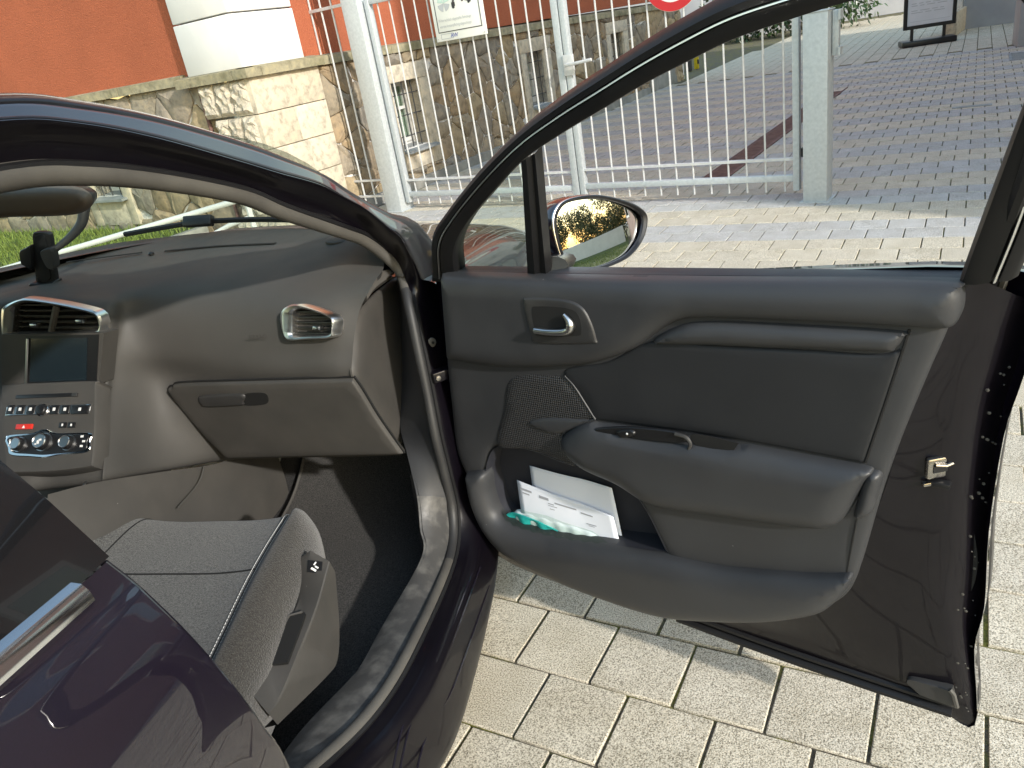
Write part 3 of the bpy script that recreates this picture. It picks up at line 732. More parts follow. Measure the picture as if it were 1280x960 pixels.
# ================================================================== far end of the yard
def leaves(name, centres, radii, n, size, m, parent=None, seed=1, droop=.3, flat=1.0):
    rg = np.random.default_rng(seed); vs = []; fs = []; C = np.array(centres); Rr = np.array(radii)
    k = rg.choice(len(C), size=n, p=Rr**2/np.sum(Rr**2)); nz = lambda q: q/np.linalg.norm(q, axis=1)[:, None]
    d = nz(rg.normal(size=(n, 3))); p = C[k]+d*(Rr[k]*rg.uniform(.45, 1.08, n))[:, None]*V3(1, 1, flat)
    ax = d+rg.normal(0, .6, (n, 3)); ax[:, 2] -= droop; ax = nz(ax); s = nz(np.cross(ax, rg.normal(size=(n, 3)))); nn = np.cross(ax, s)
    L = (size*rg.uniform(.7, 1.3, n))[:, None]; w = L*.42
    vs = np.stack([p, p+ax*L*.45+s*w*.5+nn*w*.12, p+ax*L, p+ax*L*.45-s*w*.5+nn*w*.12], 1).reshape(-1, 3)
    i = np.arange(n)[:, None]*4; fs = np.concatenate([i+np.array([0, 1, 2]), i+np.array([0, 2, 3])])
    return mk(name, vs, fs, m, parent, smooth=False, recalc=False)
def shrub(name, loc, label, blobs, rad, n, size, m, cat='shrub', group=None, seed=1, stems=4):
    t = empty(name, loc, label, cat, group); L = V3(*loc)
    leaves('crown', [L+V3(*b) for b in blobs], rad, n, size, m, t, seed)
    mb = MB()
    for k in range(stems): mb.tube([L+V3(random.uniform(-.2, .2), random.uniform(-.2, .2), 0), L+V3(*blobs[k % len(blobs)])], [.04, .015], seg=6)
    mb.out('stem', M['bark'], t); return t
shrub('laurel_shrub', (3.6, 24.8, 0), 'dark green laurel shrub behind the short gate post', [(-2.0, 2, .8), (-1.4, 1.6, .9), (-.6, .9, .9), (.3, .4, 1.1), (1.0, .1, .9), (-.2, 1, 1.8), (.8, .5, 1.9)], [1, 1, .95, 1.0, .85, 1.0, .9], 5200, .17, M['laurel'], seed=5)
pb = IZ(1160, 55, 0)
t = empty('poster_stand', tuple(pb), 'black framed poster stand on a heavy base in the yard', 'sign'); u = ER*0+V3(math.cos(R(-4)), math.sin(R(-4)), 0)
QF = Fr(pb, u, (0, 0, 1))
MB().box(QF, -.46, .42, 0, .10, -.22, .22, .02).out('base', M['black'], t)
MB().box(QF, -.30, -.25, .10, .30, -.02, .02).box(QF, .22, .27, .10, .30, -.02, .02).out('support', M['black'], t, smooth=False)
MB().box(QF, -.42, -.36, .28, 1.75, -.03, .03, .004).box(QF, .36, .42, .28, 1.75, -.03, .03, .004).box(QF, -.36, .36, .28, .34, -.03, .03).box(QF, -.36, .36, 1.69, 1.75, -.03, .03).out('frame', M['black'], t)
MB().box(QF, -.36, .36, .34, 1.69, -.01, .01).out('poster', M['posterpaper'], t, smooth=False)
mb = MB(); z = 1.6
while z > .48:
    x = -.30
    while x < .25: l = random.uniform(.05, .22); mb.box(QF, x, min(x+l, .3), z, z+.012, .011, .0125); x += l+.04
    z -= random.choice((.035, .035, .08))
mb.box(QF, -.32, .32, .40, .405, .011, .0125).out('print', M['signgrey'], t, smooth=False)
wf = Fr(IZ(1203, 37, 0), (1, -.22, 0), (0, 0, 1))
t = mk('grey_wall', *boxvf(wf, 0, 4.2, 0, 3.2, -.3, 0), M['greywall'], smooth=False, origin=tuple(wf.w(1, 0, 0))); tag(t, 'smooth grey rendered wall at the far right of the yard', 'wall')
t = mk('grey_pillar', *boxvf(Fr(IZ(1271, 59, 0), (1, -.2, 0), (0, 0, 1)), 0, .5, 0, 2.8, -.5, 0, .01), M['greywall'], origin=tuple(IZ(1271, 59, 0))); tag(t, 'square grey pillar at the right edge of the yard', 'pillar')
hb = IZ(1186, 46, 0)
t = empty('stair_balustrade', tuple(hb), 'pale stone stair balustrade with black handrail behind the poster stand', 'balustrade')
hf = Fr(hb, IZ(1200, 36, 0)-hb, (0, 0, 1)); hl = np.linalg.norm(IZ(1200, 36, 0)-hb)
MB().box(hf, 0, hl, 0, .42, -.12, .12, .01).out('stone_parapet', M['sand'], t)
for k in range(7): MB().box(hf, k*hl/7+.03, k*hl/7+.10, .42, 1.0, -.04, .04).out('baluster', M['wood_white'], t, smooth=False)
tube('handrail', [hf.w(0, 1.02, 0), hf.w(hl, 1.05, 0)], .03, M['iron'], t); tube('rail_post', [hf.w(hl+.05, 0, 0), hf.w(hl+.05, 1.6, 0)], .03, M['iron'], t)
c = IZ(828, 112, 0); cf = Fr(RF.w(9.1, 0, .02), RF.e1, (0, 0, 1))
t = empty('concrete_trough', tuple(cf.w(.7, 0, -.2)), 'mossy concrete trough at the foot of the stone wall', 'planter')
MB().box(cf, 0, 1.35, -.02, .30, -.5, .0, .012).out('trough', M['concrete'], t)
tube('edge_rail', [cf.w(.05, .3, -.05), cf.w(.05, .36, -.05), cf.w(1.3, .36, -.05), cf.w(1.7, .02, -.05)], .015, M['iron'], t)
for px, m, h_, r_, lab in ((861, 'anthracite', .95, .055, 'dark grey bollard at the back of the yard'), (871, 'yellow', 1.0, .04, 'yellow striped marker post beside the dark bollard')):
    c = IZ(px, 89 if m == 'anthracite' else 86, 0)
    t = empty('bollard' if m == 'anthracite' else 'marker_post', tuple(c), lab, 'bollard' if m == 'anthracite' else 'post'); fr = Fr(c, (1, 0, 0), (0, 1, 0))
    MB().box(fr, -r_*1.3, r_*1.3, -r_*1.3, r_*1.3, 0, h_, .01).out('body', M[m], t)
    MB().box(fr, -r_*1.5, r_*1.5, -r_*1.5, r_*1.5, h_, h_+.02, .005).out('cap', M['black'], t)
    if m == 'yellow':
        for k in range(5): MB().box(fr, .4*r_, r_*1.32, -r_*1.32, -r_*1.30, .1+k*.18, .19+k*.18).out('black_stripe', M['black'], t, smooth=False)
t = mk('yard_end_wall', *boxvf(WORLD, -4, 14, 28.5, 29, 0, 6), M['greywall'], smooth=False, origin=(5, 28.7, 0)); tag(t, 'pale wall closing the yard behind the laurel shrub', 'wall')

# ================================================================== what stands to the right and behind (seen in mirror and paint)
HC = [V3(4.2, 2.72, 0), V3(12, 1.8, 0), V3(17, 11.8, 0), V3(10.2, 15.4, 0)]
sb = empty('red_brown_house', (9, 7, 0), 'red brown rendered house right of the yard that shades the paving', 'building')
v = [p+V3(0, 0, z) for z in (0, 6.4) for p in HC]; mk('walls', v, [(0, 1, 5, 4), (1, 2, 6, 5), (2, 3, 7, 6), (3, 0, 4, 7), (4, 5, 6, 7)], M['brick'], sb, smooth=False)
mid = sum(HC)/4; ov = [p+(p-mid)*.03 for p in HC]; v = [p+V3(0, 0, z) for z in (6.4, 6.6) for p in ov]+[mid+V3(0, 0, 8)]; mk('roof', v, [(0, 1, 5, 4), (1, 2, 6, 5), (2, 3, 7, 6), (3, 0, 4, 7), (4, 5, 8), (5, 6, 8), (6, 7, 8), (7, 4, 8), (3, 2, 1, 0)], M['rust'], sb, smooth=False)
for p, q in ((HC[0], HC[1]), (HC[3], HC[0])):
    L = np.linalg.norm(q-p); fr = Fr(p, q-p, (0, 0, 1))
    for k in range(int(L/2.6)):
        for j in range(2):
            a = 1+k*2.6; w = MB().box(fr, a, a+1.2, 1.1+j*2.9, 2.8+j*2.9, -.02, .03).out('window', M['render_white'], sb, smooth=False)
            MB().box(fr, a+.1, a+1.1, 1.2+j*2.9, 2.7+j*2.9, .031, .036).out('pane', M['screen'], w, smooth=False)
o = MB().box(WORLD, 2.7, 30, -16, 1.6, -.1, .03).out('side_lawn', M['lawn'], smooth=False); o['kind'] = 'structure'
n = 16000
vs = blades(np.stack([2.8+rng.uniform(0, 1, n)**1.3*9, rng.uniform(-7, 1.5, n), np.full(n, .02)], 1), .012, .03, .04, .1)
g = mk('side_grass', vs.reshape(-1, 3), np.arange(n*3).reshape(-1, 3), M['grass'], smooth=False, recalc=False); tag(g, 'grass of the lawn to the right of the car, seen in the wing mirror', 'grass', kind='stuff')
t = mk('garden_wall', *boxvf(WORLD, 13.5, 13.9, -16, 1.4, 0, .9), M['render_white'], smooth=False, origin=(13.7, -6, 0)); tag(t, 'low white garden wall behind the side lawn, seen in the wing mirror', 'wall')
for k in range(6):
    x, y = 15.5+random.uniform(-.8, 1.2), 1.5-k*3.2
    bl = [(random.uniform(-1.3, 1.3), random.uniform(-1.5, 1.5), random.uniform(.8, 3.3)) for _ in range(13)]
    shrub('garden_tree', (x, y, 0), ['bushy garden tree at the house end of the white garden wall', 'second garden tree from the house along the white wall', 'third garden tree from the house along the white wall', 'fourth garden tree from the house along the white wall', 'fifth garden tree from the house along the white wall', 'last garden tree along the white wall, farthest from the house'][k], bl, [random.uniform(.6, .9) for _ in bl], 9000, .16, M['leaves'], 'tree', 'trees behind the garden wall', 20+k)
# ================================================================== the car
CX = -1.40                                                       # centre line of the car
car = empty('car', (CX, .6, 0), 'dark violet hatchback with its right front door wide open', 'car')
def cpart(o, lab=None):
    if lab: o['label'] = lab
    return o
# door opening: path of the rubber seal (pixel, pixel, sideways place)
SEAL = [(0, 222, -.76), (100, 216, -.755), (200, 225, -.745), (300, 244, -.73), (350, 264, -.715), (400, 281, -.70), (430, 291, -.69), (456, 301, -.675), (484, 322, -.65), (502, 344, -.63),
        (512, 386, -.607), (523, 439, -.597), (534, 492, -.591), (544, 545, -.587), (555, 590, -.586), (566, 643, -.585), (561, 702, -.577), (513, 810, -.577), (467, 885, -.595), (401, 952, -.63)]
sp_ = [IX(*q) for q in SEAL]
sp_ = [sp_[0]+V3(0, -.55, -.01), sp_[0]+V3(0, -.22, .003)]+sp_+[V3(-.645, .60, .50), V3(-.655, .54, .62), V3(-.665, .50, .85), V3(-.70, .46, 1.1), V3(-.75, .40, 1.30)]
seal = spl(sp_, 6)
nS = len(seal)
st = np.arange(nS)/6.0                                           # station number along the seal
rad = np.interp(st, [0, 2, 4, 7, 11, 14, 18, 21, 26], [.017, .017, .016, .014, .012, .011, .012, .013, .012])
for i0, i1, m_ in ((0, 6*11+3, 'seal'), (6*11+3, 6*18, 'shadedseal'), (6*18, nS-1, 'seal')):
    tube('door_seal', seal[i0:i1+1], rad[i0:i1+1], M[m_], car, seg=12, caps=False)
tube('door_seal_lip', spl([p+q for p, q in zip(sp_, [V3(.010, .004, .008)]*12+[V3(.012, .006, 0)]*6+[V3(.012, 0, -.002)]*(len(sp_)-18))], 6), .006, M['rubber'], car, seg=6)
# painted flange of the opening: roof rail, hinge pillar, sill
HLB = [(0, 153), (100, 156), (200, 175), (300, 203), (350, 218), (400, 232), (430, 248), (456, 262), (484, 285), (505, 305)]
HLT = [(0, 134), (100, 139), (200, 156), (300, 184), (350, 201), (400, 220), (430, 240), (456, 256), (484, 272), (515, 292)]
SIL = [(0, 118), (100, 127), (200, 147), (300, 177), (350, 196), (400, 218), (430, 237), (456, 252), (484, 266), (523, 282)]
rows = []
for k in range(10):
    x = SEAL[k][2]; p0 = IX(*SEAL[k])
    p2 = IX(*HLB[k], x+.045); p3 = IX(*HLT[k], x+.0355); p4 = IX(*SIL[k], x+.015)
    p1 = (p0*.55+p2*.45)+V3(-.006, .012, .004)
    p5 = p4+V3(-.16, .03, .022)
    rows.append([p0, p1, p2, p2*.5+p3*.5, p3, p4, p5])
rows = [[p+V3(0, -.55, -.01) for p in rows[0]], [p+V3(0, -.22, .003) for p in rows[0]]]+rows
nroof = len(rows)
for k in range(10, len(sp_)-2):
    p0 = sp_[k+2]; t = k
    pil = [V3(0, 0, 0), V3(.018, .014, 0), V3(.03, .05, 0), V3(.038, .08, .0), V3(.045, .11, .0), V3(.075, .16, -.005), V3(.085, .30, -.02)]
    sil = [V3(0, 0, 0), V3(.018, 0, -.008), V3(.044, 0, -.012), V3(.058, 0, -.025), V3(.066, 0, -.05), V3(.0765, 0, -.17), V3(.03, 0, -.19)]
    bpl = [V3(0, 0, 0), V3(.018, -.012, 0), V3(.04, -.04, 0), V3(.05, -.055, 0), V3(.06, -.07, 0), V3(.075, -.10, 0), V3(.08, -.14, 0)]
    if k <= 14: q = pil
    elif k <= 16: a = (k-14)/3; q = [u*(1-a)+w*a for u, w in zip(pil, sil)]
    elif k <= 19: q = sil
    elif k == 20: q = [u*.5+w*.5 for u, w in zip(sil, bpl)]
    else: q = bpl
    rows.append([p0+u for u in q])
rows = np.array(rows)
body_rows = np.array([spl(rows[:, j], 6) for j in range(rows.shape[1])])     # along the opening
prof = np.array([spl(body_rows[:, i], 5) for i in range(body_rows.shape[1])])
o = loft('door_opening', prof, M['paint_in'], car, ang=60); cpart(o, 'dark violet painted door opening with sill and roof rail')
# outer paint of the roof rail (glossy band)
kr = int(6*(nroof-1))+1
def seg_(a, b, n): return [body_rows[a][:kr]*(1-t)+body_rows[b][:kr]*t for t in np.linspace(0, 1, n)]
band = np.array(seg_(2, 4, 10)+seg_(4, 5, 6)[1:]+seg_(5, 6, 5)[1:])
loft('roof_rail', band+np.array([.0015, -.001, .0015]), M['paint'], car, ang=70)
mir = lambda a: np.array(a)*np.array([-1, 1, 1])+np.array([2*CX, 0, 0])
loft('door_opening', mir(prof), M['paint_in'], car, ang=60)
loft('roof_rail', mir(band), M['paint'], car, ang=60)
# roof skin and headlining
top = prof[:int(6*(nroof-1))+1, -1]
rl = [top[i] for i in (0, 12, 18, 24, 30)]
ctl = []
for p in rl:
    ctl.append([p, p+V3(-.2, 0.02, .018), V3(CX, p[1]+.07, p[2]+.03), mir(p+V3(-.2, .02, .018)), mir(p)])
ctl = [[p+V3(0, -1.3, -.03) for p in ctl[0]]]+ctl
grid('roof', ctl, M['paint'], car)
grid('headlining', [[p+V3(0, 0, -.05) for p in r] for r in ctl], M['dash'], car)
# windscreen, running from the scuttle up to the roof
COWL = [(-150, 375, 1.98), (0, 335, 2.07), (70, 319, 2.11), (150, 303, 2.12), (200, 297, 2.12), (280, 289, 2.09), (360, 285, 1.97), (420, 288, 1.84), (470, 296, 1.70)]
cw = [IY(*q)+V3(0, .02, 0) for q in COWL]
half = spl(cw[3:], 4)[:, :]
rt = [p for p in half if p[0] > CX+.03]
base = [p for p in rt][::-1]; base = base+[V3(CX, base[-1][1]+.004, base[-1][2])]+[mir(p) for p in base[::-1]]; base = np.array(base)
ed = [sp_[k] for k in (11, 9, 8, 6, 4)]
hdr = np.array([V3(CX+(p[0]-CX)*.93, rl[3][1]+.10-.16*((p[0]-CX)/.7)**2, 1.42-.05*((p[0]-CX)/.7)**2) for p in base])
wc = []
for t in np.linspace(0, 1, 12):
    wc.append(base*(1-t)+hdr*t+np.array([0, .09, .05])*math.sin(math.pi*t))
loft('windscreen', wc, M['glass'], car)
# scuttle, wiper, bonnet, wings
loft('scuttle', [base+V3(0, -.01, -.004), base+V3(0, .06, -.012), base+V3(0, .13, -.03), base+V3(0, .15, -.08)], M['rubber'], car)
wp = [IY(150, 301, 2.06)+V3(0, .03, .012), IY(200, 293, 2.06)+V3(0, .03, .014), IY(250, 286, 2.04)+V3(0, .03, .014), IY(330, 284, 1.98)+V3(0, .04, .012), IY(420, 289, 1.82)+V3(0, .05, .01)]
tube('wiper', spl(wp, 4), .008, M['rubber'], car, seg=6)
wf_ = Fr(IY(243, 288, 2.03)+V3(0, .03, .02), (1, 0, -.05), (0, .5, .86)); MB().box(wf_, -.045, .05, -.016, .016, -.012, .012, .005).out('wiper_joint', M['black'], car)
ys = [1.55, 1.75, 2.0, 2.25, 2.5, 2.7, 2.82, 2.87]; zt = [.955, .935, .905, .87, .825, .765, .68, .55]; xe = [.0, .0, .0, .0, .012, .04, .10, .17]
wing = []; hood = []
for y, z, e in zip(ys, zt, xe):
    wing.append([V3(-.53-e, y, .25), V3(-.505-e, y, .42), V3(-.49-e, y, .62), V3(-.50-e, y, min(.78, z-.09)), V3(-.535-e, y, z-.035), V3(-.60-e*.9, y, z-.002), V3(-.655-e*.6, y, z+.008)])
    hood.append([V3(-.662-e*.6, y+.0, z+.004), V3(-.69-e*.5, y, z+.014), V3(-.80-e*.4, y+.01, z+.026), V3(-1.05, y+.03, z+.05), V3(CX, y+.05, z+.058)])
hood = [h_ for h_, y in zip(hood, ys) if y > 1.9]
grid('wing', wing, M['paint'], car); grid('wing', mir(wing), M['paint'], car)
hood = [h_+[mir(p) for p in h_[-2::-1]] for h_ in hood]
grid('bonnet', hood, M['paint'], car)
fr_ = [[V3(CX+s*.75, 2.82, .68), V3(CX+s*.72, 2.93, .55), V3(CX+s*.74, 2.95, .38), V3(CX+s*.70, 2.88, .2)] for s in (1, .5, 0, -.5, -1)]
grid('front_bumper', [[p+V3(0, .06*(1-abs(s)), 0) for p in r] for r, s in zip(fr_, (1, .5, 0, -.5, -1))], M['paint'], car)
for sx in (1, -1):
    hl_ = Fr((CX+sx*.70, 2.80, .66), (sx*.5, -.8, 0), (0, .2, 1)); MB().box(hl_, -.16, .16, -.07, .06, -.02, .03, .02).out('headlight', M['glass'], car)
for sx, sy in ((1, 2.22), (-1, 2.22), (1, -.39), (-1, -.39)):
    wfr = Fr((CX+sx*.80, sy, .31), (0, 1, 0), (0, 0, 1)); o = lathe('wheel', wfr, 0, 0, [(.19, -.1), (.31, -.1), (.315, -.06), (.315, .06), (.31, .1), (.2, .1)], M['rubber'], car, seg=28)
    lathe('rim', wfr, 0, 0, [(.2, -.095), (.2, .095), (.05, .05)], M['satin'], o, seg=20)
# rear right door, closed
FE = [(135, 700, -.548), (165, 722, -.535), (190, 745, -.52), (235, 790, -.495), (285, 845, -.477), (330, 900, -.469), (370, 960, -.468), (440, 1065, -.474), (500, 1150, -.49)]
fe = np.array([IX(*q) for q in FE]); fe[:, 1] = .495+(fe[:, 1]-.495)*.8
fe[-1] = (-.50, .53, .24); fe[-2] = (-.478, .53, .42)
ctl = [fe+V3(-.022, .004, -.002), fe+V3(-.004, .0, 0), fe+V3(.0, -.012, 0)]
for dy, dz in ((-.12, .008), (-.35, .026), (-.65, .05), (-.95, .08)): ctl.append(fe+V3(-.01*(dy/-.95)**2, dy, 0)+np.outer(np.linspace(1, 0, len(fe)), V3(0, 0, dz)))
rd = grid('rear_door', ctl, M['paint'], car, nu=6, nv=5, ang=80); cpart(rd, 'closed dark violet rear door with chrome strip')
a = IX(97, 740, -.545); c0 = fe[0]
pth = [a+V3(.002, 0, -.001), a+V3(0.002, -.1, .0065), a+V3(.002, -.35, .024), a+V3(-.003, -.8, .06)]
cf_ = [np.array([p+V3(-.006, 0, .012), p+V3(.006, 0, .010), p+V3(.0115, 0, .002), p+V3(.0125, 0, -.008), p+V3(.006, 0, -.016), p+V3(-.006, 0, -.016)]) for p in pth]
v, f = loftvf(cf_, True); f.append(list(range(6))); mk('chrome_strip', v, f, M['chrome'], rd, ang=30)
gl = np.array([fe[0]+V3(.003, .0, .004), IX(60, 625, -.575), IX(0, 575, -.60), V3(-.655, .44, 1.27), V3(-.70, .40, 1.355)])
gl[:, 1] = np.minimum(gl[:, 1], .5)
wr = [gl+V3(-.02, .004, 0), gl, gl+V3(.002, -.015, 0)]
loft('window_pillar_trim', [gl+V3(-.02, .004, 0), gl, gl+V3(.002, -.14, .003)], M['blackgloss'], rd)
loft('window_glass', [gl+V3(-.003, -.143, .004), gl+V3(-.003, -.5, .03), gl+V3(-.008, -.9, .04)], M['glass_dark'], rd)
loft('pillar_inner_trim', [gl+V3(-.05, .0, 0), gl+V3(-.06, -.14, 0)], M['dash'], rd)
o = MB(); 
for px, lab in (((112, 742), 0),): pass
# far side and tail, closed
ls = [[mir(p) for p in r] for r in ctl]; ls = [[p+V3(0, 1.05, -.02) for p in r] for r in ls[3:]]+ls[3:]
for nm, dy in (('driver_door', 0), ('driver_side_rear_door', 1)):
    q = [[mir(V3(p[0], .50+.97*(1-dy)-s*.97, p[2])) for p in fe] for s in (0.005, .5, .995)]; grid(nm, q, M['paint'], car)
lgl = [[mir(V3(p[0], y, p[2])) for p in gl] for y in (1.1, .5, .45, -.45)]
loft('driver_side_window', lgl[:2], M['glass'], car); loft('driver_side_window', lgl[2:], M['glass_dark'], car)
for s in (0, 1):
    q = [[V3(p[0]-.02*k, -.46-.42*k, p[2]) for p in fe] for k in (0, 1, 2)]
    q2 = [[V3(p[0]-.02*k, -.50-.42*k, p[2]+.02) for p in gl] for k in (0, 1, 2)]
    grid('rear_quarter', q if s == 0 else [[mir(p) for p in r] for r in q], M['paint'], car); grid('rear_pillar', q2 if s == 0 else [[mir(p) for p in r] for r in q2], M['paint'], car)
grid('tailgate', [[V3(CX+s*.84, -1.32-.08*(1-abs(s)), .3), V3(CX+s*.88, -1.36-.08*(1-abs(s)), .7), V3(CX+s*.82, -1.30-.06*(1-abs(s)), 1.02), V3(CX+s*.72, -1.08, 1.28), V3(CX+s*.62, -.85, 1.42)] for s in (-1, -.5, 0, .5, 1)], M['paint'], car)
MB().box(WORLD, CX-.78, CX+.74, -1.25, 1.6, .17, .20).box(WORLD, CX-.7, CX+.7, 2.12, 2.8, .2, .5).out('underbody', M['dark'], car, smooth=False)

# ------------------------------------------------------------------ dashboard
D = [[(-150, 375, 1.95), (0, 335, 2.05), (70, 319, 2.09), (128, 307, 2.1), (150, 303, 2.1), (200, 297, 2.1), (280, 289, 2.07), (360, 286, 1.95), (420, 289, 1.82), (475, 297, 1.69)],
 [(-150, 400, 1.72), (0, 358, 1.8), (70, 343, 1.82), (128, 333, 1.83), (150, 330, 1.83), (200, 324, 1.83), (280, 317, 1.80), (360, 314, 1.74), (420, 318, 1.66), (480, 332, 1.57)],
 [(-150, 410, 1.50), (0, 371, 1.50), (65, 365, 1.50), (128, 367, 1.52), (155, 360, 1.56), (200, 352, 1.60), (280, 346, 1.60), (360, 345, 1.58), (420, 346, 1.53), (468, 352, 1.455)],
 [(-150, 440, 1.44), (0, 390, 1.435), (65, 385, 1.435), (130, 390, 1.44), (157, 392, 1.50), (200, 388, 1.52), (280, 385, 1.51), (360, 384, 1.465), (410, 385, 1.432), (449, 390, 1.425)],
 [(-150, 480, 1.40), (0, 430, 1.415), (65, 428, 1.415), (129, 432, 1.415), (150, 436, 1.45), (200, 440, 1.49), (280, 440, 1.47), (360, 438, 1.43), (408, 438, 1.40), (441, 438, 1.395)],
 [(-150, 520, 1.38), (0, 480, 1.385), (65, 480, 1.385), (127, 480, 1.38), (146, 482, 1.41), (205, 476, 1.505), (280, 474, 1.475), (360, 474, 1.425), (410, 473, 1.392), (441, 471, 1.385)],
 [(-150, 570, 1.30), (0, 545, 1.30), (65, 545, 1.30), (125, 545, 1.295), (140, 545, 1.31), (200, 535, 1.45), (280, 525, 1.525), (360, 520, 1.505), (420, 520, 1.475), (462, 520, 1.435)],
 [(-150, 630, 1.24), (0, 612, 1.23), (65, 606, 1.23), (122, 600, 1.22), (137, 597, 1.23), (212, 584, 1.42), (285, 572, 1.55), (360, 569, 1.54), (430, 568, 1.52), (500, 566, 1.50)],
 [(-150, 640, 1.3), (0, 616, 1.3), (65, 609, 1.3), (121, 602, 1.30), (138, 598, 1.32), (215, 583, 1.5), (287, 571, 1.6), (360, 568, 1.6), (430, 567, 1.6), (500, 565, 1.6)]]
D3 = [[IY(*q) for q in r] for r in D]
left = [[V3(min(r[1][0]-.08, -2.12), r[9][1], r[9][2])] for r in D3]
D3 = [l_+r[1:] for l_, r in zip(left, D3)]
dash = grid('dashboard', D3, M['dash'], car, nu=7, nv=7, ang=70); cpart(dash, 'grey moulded dashboard')
# defroster slots on the top
def strip(name, pts, w, m, parent, h=.003, y=1.93):
    P = spl([IY(*q) for q in pts], 5); return tube(name, P+V3(0, 0, h), w, m, parent, seg=6, flat=.35)
strip('defroster_slot', [(85, 331, 1.89), (130, 325, 1.90), (178, 319, 1.91)], .0055, M['dark'], dash, .008)
strip('defroster_slot', [(208, 317, 1.90), (275, 311, 1.88), (345, 308, 1.82)], .006, M['dark'], dash, .008)
lathe('light_sensor', Fr(IY(190, 320, 1.885)+V3(0, 0, .008), (1, 0, 0), (0, 1, .1)), 0, 0, [(.008, -.004), (.008, .001), (.005, .004), (.0005, .005)], M['black'], dash, seg=12)
lathe('speaker_cover', Fr(IY(425, 304, 1.76)+V3(0, 0, .012), (1, 0, -.05), (0, 1, .06)), 0, 0, [(.034, -.008), (.034, .0), (.03, .002), (.0005, .003)], M['dash_hard'], dash, seg=24)
text('embossed_lettering', 'AIRBAG', Fr(IY(312, 423, 1.448), (1, -.12, 0), (0, -.1, 1)), 0, 0, .014, .003, M['dash_hard'], dash)

def vent(outer, inner, yref, slats, divider=None, nslat=5, tabs=()):
    fr = fr3(*[IY(*q) for q in yref])
    oo = outline(pxo(fr, outer), 6); ii = outline(pxo(fr, inner), 6)
    # chrome ring: outer and inner outlines sampled alike
    def res(c, n=90):
        c = np.vstack([c, c[:1]]); s = np.r_[0, np.cumsum(np.linalg.norm(np.diff(c, axis=0), axis=1))]; t = np.linspace(0, s[-1], n, endpoint=False)
        return np.stack([np.interp(t, s, c[:, 0]), np.interp(t, s, c[:, 1])], 1)
    n = 120; a = res(oo, n); cen = a.mean(0); b_ = []
    i2 = res(ii, 400)
    for p in a: b_.append(i2[np.argmin(((i2-p)**2).sum(1))])
    b_ = np.array(b_)
    L = [fr.ws(a, np.full(n, -.02)), fr.ws(a, np.full(n, .003)), fr.ws(a*.7+b_*.3, np.full(n, .008)), fr.ws(a*.3+b_*.7, np.full(n, .007)), fr.ws(b_, np.full(n, .001)), fr.ws(b_, np.full(n, -.035))]
    ring = loft('vent_frame', L, M['ventring'], dash, closed=True, ang=30)
    pad('vent_cavity', fr.off(-.034), res(ii, 60), lambda q, d: 0*d, M['dark'], dash, sp=.03, skirt=0)
    lo, hi = i2.min(0), i2.max(0)
    for k in range(nslat):
        y = lo[1]+(hi[1]-lo[1])*(k+.6)/(nslat+.2)
        row = i2[np.abs(i2[:, 1]-y) < .003]
        if len(row) < 2: continue
        x0, x1 = row[:, 0].min()+.002, row[:, 0].max()-.002
        v = [fr.w(x, yy, h) for x in (x0, x1) for yy, h in ((y+.004, -.028), (y+.001, -.006), (y-.0015, -.006), (y+.001, -.028))]
        mk('vent_slat', v, [(0, 1, 2, 3), (4, 7, 6, 5), (0, 4, 5, 1), (1, 5, 6, 2), (2, 6, 7, 3), (3, 7, 4, 0)], M['black'], dash, smooth=False)
    if divider:
        p, q = fr.px(*divider[0]), fr.px(*divider[1]); tube('vent_divider', [fr.w(*p, -.002), fr.w(*q, -.002)], .0075, M['dash_hard'], dash, seg=8)
    for (x, y, w) in tabs:
        p = fr.px(x, y); v, f = boxvf(fr, p[0]-w, p[0]+w, p[1]-.004, p[1]+.005, -.006, .009, .003); mk('vent_tab', v, f, M['satin'], dash)
    return fr
vent([(3, 392), (6, 383), (25, 374), (40, 373), (80, 379), (115, 387), (125, 392), (129, 402), (128, 413), (122, 417), (70, 420), (12, 425), (5, 421), (3, 408)],
     [(18, 396), (20, 384), (32, 378), (60, 380), (100, 388), (119, 394), (124, 402), (123, 411), (100, 414), (60, 416), (20, 419), (17, 410)],
     [(5, 400, 1.40), (125, 400, 1.405), (5, 470, 1.385)], 5, ((70, 382), (63, 417)), 6, ((45, 406, .010), (102, 401, .010)))
vent([(352, 400), (353, 390), (360, 383), (372, 380), (390, 384), (412, 392), (420, 400), (419, 412), (415, 422), (385, 424), (362, 425), (355, 416)],
     [(366, 402), (367, 390), (375, 386), (392, 389), (411, 396), (416, 402), (414, 417), (390, 419), (368, 420), (366, 412)],
     [(352, 400, 1.436), (420, 400, 1.386), (355, 440, 1.416)], 5, None, 5, ((398, 410, .010),))
